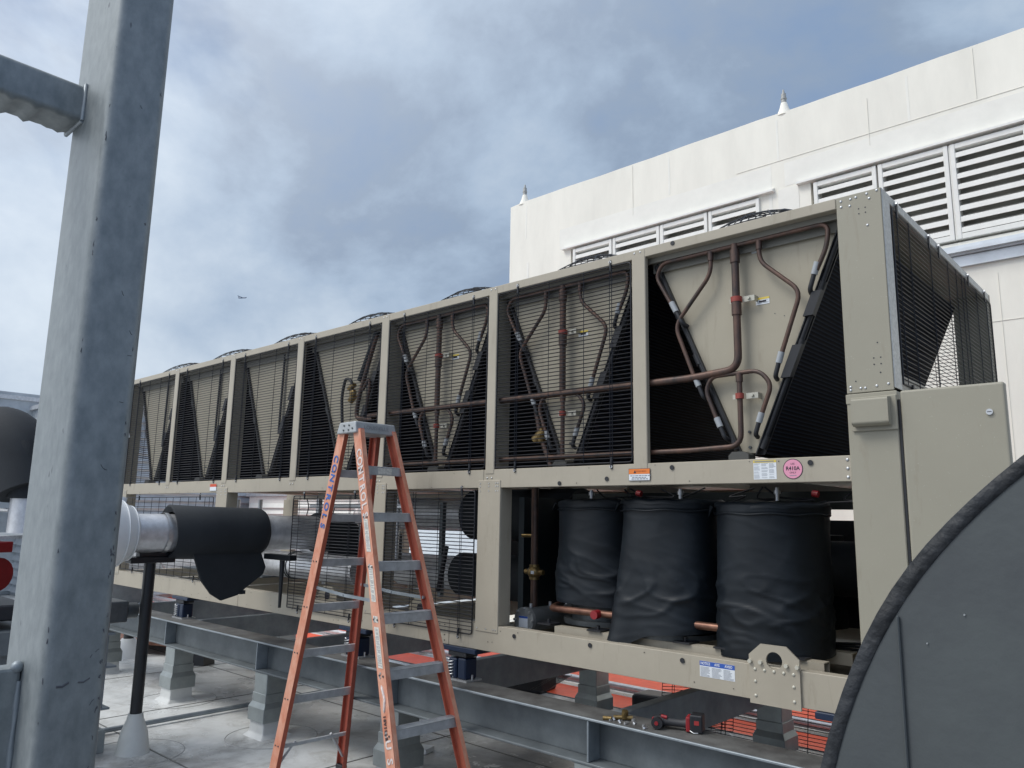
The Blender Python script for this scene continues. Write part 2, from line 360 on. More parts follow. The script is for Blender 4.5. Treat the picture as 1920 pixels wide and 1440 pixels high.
for x,lab in ((-9.47,'white cone based lightning rod at the far left corner of the parapet'),(-4.25,'white cone based lightning rod midway along the parapet above the louvers')):
    e=empty('lightning_rod',(x,WY+.1,7.82),lab,'lightning rod','lightning rods on the parapet')
    MB().tube([(x,WY+.1,7.80),(x,WY+.1,7.85),(x,WY+.1,7.93),(x,WY+.1,8.02)],.1,14,rs=[.12,.10,.068,.045]).build('base_cone',wallm,e)
    m=MB().cyl((x,WY+.1,8.02),(x,WY+.1,8.17),.040,.036,12).cyl((x,WY+.1,8.08),(x,WY+.1,8.10),.045,.045,12).cyl((x,WY+.1,8.17),(x,WY+.1,8.24),.022,.012,8)
    m.build('rod',mat('weathered_rod',(.42,.42,.40),.5,.2,.4,60),e)

# ------------------------------------------------------------ steel support frame
FZ0,FZ1=.49,.73
S=empty('steel_support_frame',(-5.9,3.6,0),'galvanised steel beam frame on short stub columns carrying the machine','steel frame')
def ibeam(y,name):
    m=MB(); hw=.115; X0,X1=-11.5,1.2
    m.box(X0,X1,y-.004,y+.004,FZ0+.0141,FZ1-.0141); 
    m.box(X0,X1,y-hw,y+hw,FZ0,FZ0+.014)
    o=m.build(name,galvdark,S,.003,1)
    t=MB().box(X0,X1,y-hw,y+hw,FZ1-.014,FZ1-.001)
    t.build('top_flange',galv,S,.003,1)
    d=MB().box(X0,X1,y-hw+.012,y+hw-.002,FZ1-.0009,FZ1+.001); d.build('flange_grime',flangedirt,S)
    return o
ibeam(3.615,'main_beam'); ibeam(5.75,'main_beam')
stx=[-9.32,-7.55,-5.87,-4.21,-2.545,-.9]
for x in stx:
    m=MB(); m.box(x-.008,x,3.732,5.634,FZ0,FZ1-.002); m.box(x-.078,x-.008,3.732,5.634,FZ1-.014,FZ1-.002); m.box(x-.078,x-.008,3.732,5.634,FZ0,FZ0+.012)
    m.build('cross_channel',galv,S,.002,1)
    m=MB()
    dx=-.085-.028*abs(x+2.545)
    m.box(x+dx,x+dx+.012,3.506,3.610,FZ0+.015,FZ1-.016)
    m.build('stiffener_plate',galv,S,.002,1)
    for y,nm in ((3.60,'near'),(5.82,'far')):
        xc=x-.075
        c=MB().box(xc-.095,xc+.095,y-.095,y+.095,.3,FZ0).build('stub_column',flashm,S,.004,1)
        MB().box(xc-.102,xc+.102,y-.102,y+.102,.245,.335).build('sleeve',flashm,c,.003,1)
        k=MB(); a,b2=.103,.122
        q=[(-a,-a),(a,-a),(a,a),(-a,a)]; 
        vs=[(xc+u*1,y+v*1,.265) for u,v in q]+[(xc+u/a*b2,y+v/a*b2,.225) for u,v in q]+[(xc+u/a*b2,y+v/a*b2,.12) for u,v in q]
        k.add(vs,[(0,4,5,1),(1,5,6,2),(2,6,7,3),(3,7,4,0),(4,8,9,5),(5,9,10,6),(6,10,11,7),(7,11,8,4),(0,1,2,3),(8,11,10,9)])
        k.build('flared_collar',flashm,c,.003,1)
        bo=MB(); bo.v=[]; hh=[(.119,.105),(.03,.11),(.0,.145)]
        bo.add([(xc+u*w3,y+v*w3,z3) for z3,w3 in hh for u,v in ((-1,-1),(1,-1),(1,1),(-1,1))],[(j*4+i,(j+1)*4+i,(j+1)*4+(i+1)%4,j*4+(i+1)%4) for j in range(2) for i in range(4)]); bo.build('membrane_boot',bootm,c,.01,2)
# drill bits of debris on the flange
dm=MB()
for i in range(14):
    x=R.uniform(-2.52,-2.28); y=3.58+R.uniform(-.05,.06); r=R.uniform(.004,.011)
    dm.cyl((x,y,FZ1+.001),(x+R.uniform(-.01,.01),y,FZ1+.001+R.uniform(.006,.016)),r,None,6)
tag(dm.build('loose_screws',zinc),'scatter of small silver screws on the beam flange beside the drill','screws')
g=empty('brass_fitting',(-2.45,3.6,FZ1),'small brass fitting lying on the beam flange left of the screws','fitting')
MB().cyl((-2.50,3.57,FZ1+.014),(-2.42,3.63,FZ1+.014),.012,None,8).build('fitting_body',brass,g)
MB().cyl((-2.455,3.605,FZ1+.012),(-2.445,3.60,FZ1+.05),.018,None,6).cyl((-2.54,3.53,FZ1+.01),(-2.50,3.55,FZ1+.01),.012,None,6).build('hex_nut',brass,g)

# spring isolators
def isolator():
    x,y=0,0; e=empty('spring_isolator',(0,0,FZ1),'',"isolator",'spring isolators between base rail and beam')
    def L(m,nm,mt,bv=0):
        me=m.build(nm,mt,None,bv,1); me.parent=e; return me
    h=.942-FZ1
    L(MB().box(-.17,.17,-.06,.09,h-.032,h-.001),'top_plate',bluepl,.003)
    L(MB().box(-.085,.085,-.055,.055,h-.062,h-.032),'cap_plate',blackpl,.003)
    m=MB().box(-.075,.0,-.06,.06,.012,h-.075); m.box(.006,.08,-.055,.055,.012,h-.07)
    L(m,'housing',bluepl,.008)
    L(MB().box(-.11,.11,-.07,.07,.001,.012),'foot_plate',zinc)
    sp=MB(); pts=[(-.055+.0+.028*math.cos(t*.7),-.062+.028*math.sin(t*.7)*.3,.02+t*.0022) for t in range(50)]
    sp.tube(pts,.005,5); sp.cyl((.0,-.03,h-.06),(.0,-.03,h-.02),.009,None,6); sp.cyl((.09,.0,.012),(.09,0,.04),.008,None,6)
    L(sp,'spring',zinc); return e
iso=isolator()
isos=[(-7.82,'dark blue spring isolator nearest the black pipe stand, far end of beam'),(-4.93,'dark blue spring isolator seen between the ladder rails'),
      (-3.79,'dark blue spring isolator just right of the ladder under the base rail'),(-1.28,'dark blue spring isolator beside the grey tank at the near end')]
for i,(x,lab) in enumerate(isos):
    e=iso if i==0 else copy_thing(iso,(0,0,0),lab)
    e.location=(x,3.70,FZ1); e['label']=lab
for i,(x,lab) in enumerate([(-4.6,'spring isolator on the rear beam behind the ladder'),(-1.55,'spring isolator on the rear beam at the near end of the frame')]):
    e=copy_thing(iso,(x,5.78,FZ1),lab)

# ------------------------------------------------------------ the chiller
Y0,Y1=3.66,5.96; ZB,ZB1,ZM,ZM1,ZT0,ZT=.942,1.103,1.97,2.09,3.288,3.343
XR,XL=-1.025,-9.68
C=empty('air_cooled_chiller',(-5.4,Y0,ZB),'long beige rooftop chiller with seven V shaped coil bays and black wire guards','chiller')
def part(m,nm,mt,bv=.003,parent=None,seg=1): return m.build(nm,mt,parent or C,bv,seg)
posts=[(-2.416,-2.324,0),(-3.583,-3.503,1),(-4.765,-4.674,1),(-5.969,-5.874,0),(-7.188,-7.093,1),(-8.43,-8.34,0),(-9.68,-9.57,1)]
bays=[(-2.324,-1.233),(-3.503,-2.416),(-4.674,-3.583),(-5.874,-4.765),(-7.093,-5.969),(-8.34,-7.188),(-9.57,-8.43)]
# base rails: front one in three lengths with a splice, C section
for (a,b_) in ((XL,-6.7),(-6.697,-4.6),(-4.597,-3.89),(-3.887,-1.0)):
    m=MB().box(a,b_,Y0,Y0+.006,ZB,ZB1); m.box(a,b_,Y0+.006,Y0+.075,ZB1-.006,ZB1-.0005); m.box(a,b_,Y0+.006,Y0+.075,ZB,ZB+.006)
    part(m,'base_rail',beige,.002)
m=MB().box(XL,-1.0,Y1-.006,Y1,ZB,ZB1); m.box(XL,-1.0,Y1-.075,Y1-.006,ZB1-.006,ZB1); part(m,'base_rail',beige,.002)
m=MB()
for x in (-9.6,-8.3,-7.0,-5.8,-4.65,-3.55,-2.4,-1.1): m.box(x-.04,x+.04,Y0+.08,Y1-.08,ZB+.01,ZB1-.01)
islands(m,'base_cross_member',beige,C,.003)
m=MB().box(-3.64,-1.06,Y0+.45,Y1-.1,ZB+.012,ZB+.02); part(m,'base_pan',beige,0)
# mid rail
m=MB().box(XL,-3.6,Y0+.001,Y0+.05,ZM,ZM1); m.box(-3.597,-1.234,Y0,Y0+.05,ZM,ZM1); islands(m,'mid_rail',beige,C,.003)
part(MB().box(XL,XR,Y1-.05,Y1,ZM,ZM1),'mid_rail',beige)
part(MB().box(XR-.05,XR,Y0+.11,Y1-.05,ZM+.36,ZM1+.37),'end_rail',beige)
# coil deck under the V sections
m=MB()
for x0,x1 in bays:
    c=(x0+x1)/2; m.box(c-.19,c+.19,Y0+.13,Y1-.1,ZM1-.06,ZM1-.02)
islands(m,'coil_support_deck',beige2,C,.004)
# top rail and roof deck with fan openings
top=MB()
edges=[-1.234]+[ (p[0]+p[1])/2 for p in posts]
edges=[-1.234,-2.37,-3.543,-4.72,-5.921,-7.14,-8.385,XL]
for a,b_ in zip(edges,edges[1:]): top.box(b_+.0015,a-.0015,Y0-.002,Y0+.05,ZT0,ZT)
islands(top,'top_rail',beige,C,.003)
part(MB().box(XL,XR,Y1-.05,Y1,ZT0,ZT),'top_rail',beige)
part(MB().box(XR-.03,XR,Y0+.0,Y1-.05,ZT0+.01,ZT-.001),'end_rail',galv_edge)
part(MB().box(XL,XR-.031,Y0+.051,Y1-.051,ZT-.012,ZT-.002),'roof_panel',beige2,0)
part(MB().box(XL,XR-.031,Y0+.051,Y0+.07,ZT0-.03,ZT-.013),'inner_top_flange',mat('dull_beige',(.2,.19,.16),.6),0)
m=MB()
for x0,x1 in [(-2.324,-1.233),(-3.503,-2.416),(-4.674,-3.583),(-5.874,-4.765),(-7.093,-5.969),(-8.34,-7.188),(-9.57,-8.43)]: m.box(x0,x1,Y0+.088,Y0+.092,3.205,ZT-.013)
islands(m,'top_rail_shade_strip',mat('painted_rail_shade',(.15,.145,.125),.6),C)  # added dark strips: top rail's shade on the V plates, put in as colour
# posts
for a,b_,st in posts:
    m=MB().box(a,b_,Y0-.004,Y0+.03,ZM1-.045 if a==-2.416 else ZM1-.03,ZT-.003)
    P_=part(m,'post',beige,.004)
    if st:
        m=MB().box(b_-.02,b_-.002,Y0+.03,Y0+.14,ZM1+.001,ZT0-.001); m.build('post_return',beige2,P_)
    part(MB().box(a,b_,Y1-.04,Y1+.002,ZM1,ZT-.003),'rear_post',beige)
# lower structural columns
for a,b_ in ((-3.643,-3.44),(-4.82,-4.62),(-7.264,-6.906),(-9.68,-9.45)):
    w2=b_-a; 
    if a==-7.264: b_=a+.215
    m=MB().box(a,b_,Y0-.005,Y0+.004,ZB1-.045,ZM+.05); m.box(b_-.006,b_,Y0+.004,Y0+.11,ZB1-.0,ZM); m.box(a,a+.006,Y0+.004,Y0+.11,ZB1,ZM)
    P_=part(m,'lower_column',beige,.003)
    m=MB()
    for zz in (ZB1-.025,ZM+.03,ZM+.01,ZM-.02):
        for xx in (a+.02,a+.1,b_-.02,b_-.04): m.cyl((xx,Y0-.005,zz),(xx,Y0-.008,zz),.0045,None,8)
    m.build('rivets',zinc,P_)
    part(MB().box(a,b_,Y1-.09,Y1+.003,ZB1,ZM),'lower_rear_column',beige)
# tall near corner column
m=MB().box(-1.233,-1.027,Y0-.004,Y0+.002,2.375,ZT-.002); m.box(-1.233,-1.228,Y0+.002,Y0+.1,2.375,ZT0); 
K=part(m,'corner_column',cab,.003)
m=MB().box(XR-.001,XR+.003,Y0-.003,Y0+.105,2.385,ZT-.008); m.build('galvanised_edge_strip',galv_edge,K,.002,1)
m=MB()
for x,z in ((-1.21,3.318),(-1.21,3.29),(-1.165,3.318),(-1.14,3.32),(-1.09,3.325),(-1.045,3.33),(-1.17,3.285),(-1.08,3.30),(-1.095,3.17),
            (-1.215,2.405),(-1.215,2.39),(-1.17,2.396),(-1.15,2.395),(-1.1,2.40),(-1.05,2.405)):
    m.sphere((x,Y0-.0045,z),.0065,8,6,(1,.6,1))
m.build('screws',zinc,K)
m=MB()
for x,z in ((-1.105,2.53),(-1.105,2.50),(-1.075,2.53),(-1.075,2.50),(-1.08,2.46),(-1.19,2.43),(-1.085,2.6),(-1.13,3.26),(-1.13,3.235),(-1.10,3.26),(-1.10,3.235)):
    m.cyl((x,Y0-.0045,z),(x,Y0-.005,z),.0035,None,8)
m.build('screw_holes',ink,K)
part(MB().box(-1.233,-1.027,Y1-.1,Y1,ZB1,ZT-.004),'rear_corner_column',cab)
# lower corner pier with vent hood
m=MB().box(-1.236,-1.02,Y0-.006,Y0+.10,ZB1+.02,2.372); PI_=part(m,'control_pier',cab,.004)
m=MB().box(-1.238,-1.016,Y0-.010,Y0-.006,2.325,2.370); m.build('pier_cap_strip',cab,PI_,.002,1)
m=MB().box(-1.215,-1.018,Y0-.018,Y0-.0101,2.195,2.352); H_=m.build('vent_hood',cab,PI_,.003,1)
m=MB().prism([(-1.20,Y0-.018,2.345),(-1.20,Y0-.065,2.338),(-1.20,Y0-.065,2.225),(-1.20,Y0-.045,2.215),(-1.20,Y0-.018,2.215)],(.158,0,0)); m.build('hood_cover',cab,H_,.008,3)
# open control cabinet door in line with the front, and enclosure behind it
m=MB().box(-1.005,-.605,Y0-.01,Y0+.035,.98,2.368); D_=part(m,'cabinet_door',cab,.010,None,3)
m=MB().cyl((-.665,Y0-.010,2.245),(-.665,Y0-.018,2.245),.0125,None,20); m.build('latch',zinc,D_,.002,2)
MB().box(-.673,-.657,Y0-.0186,Y0-.018,2.2435,2.2465).build('latch_slot',ink,D_)
m=MB().box(-1.018,-1.008,Y0+.0,Y0+.03,1.15,2.33); part(m,'door_hinge_strip',blackpl,0)
part(MB().box(-1.19,XR,Y0+.11,Y1-.1,.98,2.33),'end_enclosure',cab,.004)
part(MB().prism([(XR,Y0+.11,2.395),(XR+.02,Y0+.11,2.335),(XR+.02,Y1-.12,2.335),(XR,Y1-.12,2.395)],(-.03,0,0)),'end_sill',beige)
# end panel lifting lug plate
m=MB(); LX0,LX1=-1.76,-1.513
cx,cz,rh=-1.634,1.134,.040
outer=[(LX0,.928),(LX1,.928),(LX1,1.150),(-1.575,1.204),(-1.70,1.204),(LX0,1.150)]
N=30
import itertools
circ=[(cx+rh*math.cos(2*math.pi*k/N),cz+rh*math.sin(2*math.pi*k/N)) for k in range(N)]
def rayhit(a):
    d=(math.cos(a),math.sin(a)); best=9
    for (p,q) in zip(outer,outer[1:]+outer[:1]):
        ex,ez=q[0]-p[0],q[1]-p[1]; den=d[0]*ez-d[1]*ex
        if abs(den)<1e-9: continue
        t=((p[0]-cx)*ez-(p[1]-cz)*ex)/den; s_=((p[0]-cx)*d[1]-(p[1]-cz)*d[0])/den
        if t>0 and -1e-6<=s_<=1+1e-6 and t<best: best=t
    return (cx+d[0]*best,cz+d[1]*best)
angs=sorted([2*math.pi*k/N for k in range(N)]+[math.atan2(p[1]-cz,p[0]-cx)%(2*math.pi) for p in outer])
NA=len(angs); ins=[(cx+rh*math.cos(a),cz+rh*math.sin(a)) for a in angs]; outs=[rayhit(a) for a in angs]
ya,yb=Y0-.014,Y0-.003
vs=[(x,ya,z) for x,z in ins]+[(x,ya,z) for x,z in outs]+[(x,yb,z) for x,z in ins]+[(x,yb,z) for x,z in outs]
fs=[]
for i in range(NA):
    j=(i+1)%NA
    fs+=[(i,NA+i,NA+j,j),(2*NA+i,2*NA+j,3*NA+j,3*NA+i),(i,j,2*NA+j,2*NA+i),(NA+i,3*NA+i,3*NA+j,NA+j)]
m.add(vs,fs); LG=part(m,'lifting_lug',beige,0)
m=MB()
for i in range(5): m.sphere((LX0+.03+i*.047,ya-.001,1.085),.008,8,6,(1,.6,1))
for z in (1.03,.965): 
    m.sphere((LX0+.03,ya-.001,z),.008,8,6,(1,.6,1)); m.sphere((LX1-.03,ya-.001,z),.008,8,6,(1,.6,1))
for x in (LX0+.008,LX0+.06,LX1-.06,LX1-.008): m.cyl((x,ya,1.12),(x,ya-.014,1.12),.010,None,6)
islands(m,'bolt',mat('painted_bolt',(.55,.53,.45),.4,.2),LG)
for x in (-4.3,-5.45):
    m=MB().prism([(x-.13,Y0+.1,1.08),(x+.13,Y0+.1,1.08),(x+.13,Y0+.1,1.14),(x+.06,Y0+.1,1.2),(x-.06,Y0+.1,1.2),(x-.13,Y0+.1,1.14)],(0,.01,0))
    q=part(m,'inner_lug',beige2,0); MB().cyl((x,Y0+.098,1.13),(x,Y0+.1,1.13),.035,None,20).build('lug_hole',ink,q)
# black grommets and plugs on the rails
m=MB(); 
for x,z in ((-2.72,1.075),(-3.3,1.06),(-2.13,1.09+-.02),(-2.6,2.01),(-2.17,2.062),(-1.42,2.062),(-2.14,3.327),(-2.95,1.99)):
    m.cyl((x,Y0-.003,z),(x,Y0-.006,z),.013,None,16); 
part(m,'rubber_grommets',blackpl,.001)
m=MB()
for i in range(70):
    x=R.uniform(-9.3,-1.35); z=R.choice([1.0,1.08,.97,2.075,1.99,1.985]) + R.uniform(-.005,.005)
    m.cyl((x,Y0-.0005,z),(x,Y0-.0028,z),R.uniform(.002,.0035),None,6)
for x in (-4.62,-4.66,-3.93,-3.98,-5.6):
    for z in (.965,1.0,1.03,1.065): m.cyl((x,Y0-.0005,z),(x,Y0-.003,z),.0045,None,6)
part(m,'rail_fasteners',mat('fastener_dark',(.09,.085,.075),.4,.4),0)
m=MB()
for a,b_,_ in posts:
    for dx in (.02,.06):
        for z in (ZT-.02,): m.sphere((a+dx,Y0-.0045,z),.006,8,5,(1,.5,1))
        m.sphere((a+dx,Y0-.003,ZM1-.055),.006,8,5,(1,.5,1))
for z in (2.07,2.03,1.99): m.sphere((-1.25,Y0-.001,z),.008,8,5,(1,.5,1))
for x in (-1.25,): 
    for z in (1.07,1.0): m.sphere((x,Y0-.001,z),.008,8,5,(1,.5,1))
part(m,'rail_screws',zinc,0)

# ---- V coils, plates, headers
YF=Y0+.10
def vx(c,side,z): return c+side*(.035+(z-2.12)*.427)
def vslab(m,c,side,off0,off1,ya,yb,z0,z1):
    vs=[]
    for y in (ya,yb):
        for z in (z0,z1):
            for o_ in (off0,off1): vs.append((vx(c,side,z)+side*o_,y,z))
    fs=[(0,1,3,2),(4,6,7,5),(0,4,5,1),(2,3,7,6),(0,2,6,4),(1,5,7,3)]
    if side<0: fs=[tuple(reversed(q)) for q in fs]
    m.add(vs,fs)
for bi,(x0,x1) in enumerate(bays):
    c=(x0+x1)/2+.008
    zt=3.27
    m=MB().prism([(vx(c,-1,zt),YF+.01,zt),(vx(c,1,zt),YF+.01,zt),(vx(c,1,2.13),YF+.01,2.13),(vx(c,-1,2.13),YF+.01,2.13)],(0,.006,0))
    V=part(m,'v_plate',beige2,0)
    m=MB().prism([(vx(c,-1,zt),Y1-.11,zt),(vx(c,1,zt),Y1-.11,zt),(vx(c,1,2.13),Y1-.11,2.13),(vx(c,-1,2.13),Y1-.11,2.13)],(0,.006,0))
    part(m,'rear_v_plate',beige2,0)
    for side in (-1,1):
        m=MB(); vslab(m,c,side,.002,.028,YF+.03,Y1-.10,2.13,zt); K2=part(m,'coil',coilm,0)
        m=MB()
        vslab(m,c,side,.0,.006,YF-.015,YF+.03,2.12,zt)
        vslab(m,c,side,.006,.034,YF+.022,YF+.03,2.12,zt)
        m.build('coil_end_frame',blackpl,K2)
        m=MB(); p=[(vx(c,side,z)+side*.018,YF+.002,z) for z in (2.16,3.22)]
        m.tube(p,.014,8)
        for z in (2.16,2.64,2.92,3.2):
            m.cyl((vx(c,side,z)+side*.018,YF+.002,z-.01),(vx(c,side,z+.06)+side*.018,YF+.002,z+.05),.019,None,8)
        m.build('coil_header',blackpl,K2)
        if side==1:
            m=MB(); vslab(m,c,1,-.004,.045,YF-.035,YF-.0,2.50,2.66); vslab(m,c,1,-.004,.045,YF-.035,YF,2.80,2.92); islands(m,'header_cover',blackpl,K2)
    # drain bracket at the apex
    m=MB().prism([(c-.09,YF-.06,2.092),(c+.02,YF-.06,2.092),(c+.02,YF-.06,2.12),(c-.01,YF-.06,2.135),(c-.07,YF-.06,2.135),(c-.09,YF-.06,2.115)],(0,.08,0))
    part(m,'apex_bracket',mat('dark_bracket',(.06,.06,.055),.5) if bi==0 else bpy.data.materials['dark_bracket'],0)
    m=MB()
    for z in (2.16,2.24): m.cyl((c+.0,YF+.009,z),(c,YF+.0,z),.008,None,8)
    for z,dx in ((2.85,.16),(2.83,.21)): m.cyl((c+dx,YF+.0095,z),(c+dx,YF+.0085,z),.003,None,6)
    m.build('plate_bolts',darkgrey,V)
    if bi>=4:   # dark vertical tube on the plate
        part(MB().tube([(c+.19,YF-.01,3.25),(c+.17,YF-.01,2.5)],.012,6),'dark_vertical_tube',blackpl,0)
PY=Y0+.055        # plane of the copper work
def copperset(c,first):
    o=[]
    r=.0118
    m=MB(); zt=3.245
    # header manifold across the top, down both sides to the coils
    m.tube(bend([(c-.39,PY,2.96),(vx(c,-1,3.17)-.02,PY,3.17),(c-.46,PY,zt),(c+.49,PY,zt+.005),(c+.475,PY,3.13),(vx(c,1,3.02)+.0,PY,3.02)],.06),r,10)
    # two inner droppers
    m.tube(bend([(c-.155,PY,zt),(c-.155,PY,3.12),(c-.385,PY,2.86),(c-.27,PY,2.55),(c-.255,PY,2.51)],.06),r,10)
    m.tube(bend([(c+.125,PY,zt),(c+.125,PY,3.13),(c+.335,PY,2.93),(c+.215,PY,2.60)],.06),r,10)
    for x,z in ((c-.155,zt-.03),(c+.125,zt-.03)): m.cyl((x,PY,z-.02),(x,PY,z+.03),r*1.35,None,10)
    a=part(m,'copper_branch_pipe',copper,0)
    m=MB().tube(bend([(c-.01,PY-.004,zt+.01),(c-.01,PY-.004,2.57),(c-.01-(.28 if first else 0),PY-.004,2.55),(c-.565-(.05 if first else 0),PY-.004,2.55)] if first else [(c-.01,PY-.004,zt+.01),(c-.01,PY-.004,2.55)],.075,8),.0205,14)
    m.cyl((c-.01,PY-.004,3.15),(c-.01,PY-.004,3.22),.026,None,14); m.cyl((c-.01,PY-.004,2.86),(c-.01,PY-.004,2.93),.0265,None,14)
    part(m,'copper_main_riser',copper,0)
    # lower hoop
    m=MB().tube(bend([(c-.14,PY,2.30),(c-.205,PY,2.47),(c-.17,PY,2.545),(c+.10,PY,2.55),(c+.165,PY,2.47),(c+.10,PY,2.31)],.07),r,10)
    m.tube(bend([(c-.01,PY,2.545),(c-.01,PY,2.165),(c-.30,PY,2.155),(c-.565,PY,2.155)] if first else [(c-.01,PY,2.545),(c-.01,PY,2.155)],.07),r*1.2,10)
    m.cyl((c-.01,PY,2.50),(c-.01,PY,2.545),r*1.6,None,10)
    part(m,'copper_lower_hoop',copper,0)
    # clamps
    for z,rr in ((2.945,.03),(2.425,.022)):
        m=MB().cyl((c-.01,PY-.002,z-.014),(c-.01,PY-.002,z+.014),rr,None,16); part(m,'pipe_clamp_band',redband,.003)
        m=MB().box(c+.02,c+.085,PY+.01,PY+.016,z-.016,z+.014); m.box(c-.055,c-.03,PY+.01,PY+.016,z-.014,z+.012); m.box(c+.079,c+.085,PY+.016,YF+.01,z-.016,z+.014)
        m.cyl((c+.055,PY+.01,z),(c+.055,PY-.002,z),.008,None,6); part(m,'clamp_bracket',mat('bracket_zinc',(.45,.44,.38),.5,.3) if 'bracket_zinc' not in bpy.data.materials else bpy.data.materials['bracket_zinc'],0)
    # grey tape sleeves and black stubs into the coil headers
    m=MB()
    ends=[((c-.405,3.0),(c-.375,2.94)),((c-.265,2.55),(c-.245,2.50)),((c-.145,2.32),(c-.125,2.27)),((c+.425,3.06),(c+.405,3.0)),((c+.222,2.63),(c+.205,2.575)),((c+.105,2.33),(c+.088,2.28))]
    for (a_,z_),(b2,z2) in ends: m.cyl((a_,PY,z_),(b2,PY,z2),.0165,None,10)
    islands(m,'tape_sleeve',greytape,C)
    m=MB()
    for (a_,z_),(b2,z2) in ends:
        dx,dz=(b2-a_),(z2-z_); s_=1 if b2>a_ else -1
        m.tube(bend([(b2,PY,z2),(b2+dx*1.2,PY,z2+dz*1.2),(b2+dx*1.6,YF-.005,z2+dz*1.4)],.03),.0125,8)
    islands(m,'header_stub',blackpl,C)
for bi in (0,1,2): copperset((bays[bi][0]+bays[bi][1])/2-.005,bi==0)
m=MB().tube([(-2.37,PY-.004,2.55),(-4.95,PY-.004,2.56),],.0205,12); m.tube([(-2.37,PY,2.155),(-4.95,PY,2.16)],.015,10)
islands(m,'copper_run_pipe',copper,C)
# small sticker on V plates
def sticker(x,z,w_,h_,y,top,mt=None,rows=3,colns=2):
    S1=MB().box(x-w_/2,x+w_/2,y-.0012,y,z-h_/2,z+h_/2).build('label_sticker',white_lab,C)
    MB().box(x-w_/2,x+w_/2,y-.0018,y-.0013,z+h_/2-h_*top,z+h_/2).build('label_header',mt or yellow_lab,S1)
    m=MB(); cw=w_/colns
    for k in range(colns):
        zz=z+h_/2-h_*top-.004
        while zz>z-h_/2+.004:
            ln=cw*R.uniform(.55,.86); m.box(x-w_/2+k*cw+.06*cw,x-w_/2+k*cw+.06*cw+ln,y-.0018,y-.0013,zz-.0016,zz)
            zz-=.0052 if R.random()<.75 else .0095
    m.build('small_print',grey_ink,S1)
    return S1
for bi in (0,1,2):
    c=(bays[bi][0]+bays[bi][1])/2; s=sticker(c+.105,2.93,.075,.038,YF+.009,.3)
    MB().box(c+.085,c+.125,YF+.0065,YF+.0072,2.922,2.932).build('pictogram',ink,s)
MB().box(bays[0][0]+.60,bays[0][0]+.63,YF+.007,YF+.009,3.20,3.212).build('small_tag',white_lab,C)
# bay with hose and brass valve
c5=-5.2
part(MB().tube(bend([(c5+.30,PY,3.22),(c5+.17,PY,2.9),(c5+.10,PY,2.72),(c5+.07,PY,2.55),(c5+.3,PY,2.53)],.07),.018,10).tube(bend([(c5+.15,PY,2.78),(c5+.22,PY,2.87),(c5+.24,PY,2.8),(c5+.2,PY,2.6)],.05),.013,8),'dark_copper_pipe',copper,0)
part(MB().tube([(c5+.30,PY,3.24),(c5+.10,PY,2.86)],.024,10),'black_insulated_pipe',foam,0)
part(MB().tube(bend([(c5-.08,PY-.02,2.5),(c5-.11,PY-.02,2.75),(c5-.07,PY-.02,2.90),(c5+.02,PY-.02,2.87),(c5+.03,PY-.02,2.78)],.06),.013,8),'black_hose',blackpl,0)
part(MB().sphere((c5+.03,PY-.01,2.76),.035,10,8,(1,.8,1.2)).cyl((c5-.01,PY-.02,2.80),(c5+.06,PY-.02,2.83),.022,None,8).cyl((c5+.0,PY-.01,2.70),(c5+.05,PY-.01,2.74),.028,None,8),'brass_valve',brass,0)
part(MB().sphere((-3.16,PY+.01,2.29),.04,10,8,(1,.8,1.1)).cyl((-3.2,PY,2.27),(-3.12,PY,2.33),.03,None,8),'brass_sight_glass',brass,0)
part(MB().tube(bend([(-3.22,PY+.02,2.52),(-3.17,PY+.02,2.3),(-3.08,PY+.02,2.1)],.04),.018,8),'dark_copper_pipe',copper,0)
# ---- wire guards
def guard(x0,x1,z0,z1,y,name='wire_guard',pitch=.0243,r=.0031,plane='y',verts=(.16,.175,.42,.68,.86,.875),hooks=True,vr=.85):
    m=MB(); P=(lambda u,v:(u,y,v)) if plane=='y' else (lambda u,v:(y,u,v))
    z=z0+pitch
    while z<z1-.004:
        m.tube([P(x0,z),P(x1,z)],r,4,False,False); z+=pitch
    L=x1-x0
    off=-.004 if plane=='y' else .004
    Q=(lambda u,v:(u,y+off,v)) if plane=='y' else (lambda u,v:(y+off,u,v))
    for t in verts: m.tube([Q(x0+t*L,z0),Q(x0+t*L,z1)],r*vr,4,False,False)
    fr=[P(x0,z0),P(x1,z0),P(x1,z1),P(x0,z1),P(x0,z0)]
    m.tube(bend(fr,.02,2),.0045,6)
    o=part(m,name,blackwire,0)
    if hooks:
        h=MB(); wsh=MB()
        for t in (.17,.87):
            for zz,s_ in ((z0,-1),(z1,1)):
                q=Q(x0+t*L,zz); n=Vector((0,-1,0)) if plane=='y' else Vector((1,0,0))
                p=Vector(q); h.tube([p-Vector((0,0,s_*.03)),p+Vector((0,0,s_*.026))+n*.005,p+Vector((0,0,s_*.034))-n*-.0],.008,6)
                wsh.cyl(p+Vector((0,0,s_*.024))+n*.003,p+Vector((0,0,s_*.024))+n*.010,.009,None,10)
        h.build('guard_hooks',blackpl,o); wsh.build('hook_washers',zinc,o)
    return o
for bi in range(1,7):
    x0,x1=bays[bi]; guard(x0+.004,x1-.012,ZM1+.012,ZT0-.006,Y0+.004)
guard(-4.60,-3.665,1.03,1.95,Y0-.009,verts=(.1,.33,.36,.62,.86,.875))
guard(-5.86,-4.85,1.01,1.93,Y0-.012,verts=(.1,.36,.55,.8,.815))
guard(-9.40,-7.30,1.13,1.93,Y0-.009,pitch=.05,verts=(.08,.16,.24,.33,.42,.5,.58,.66,.75,.83,.92,.965))
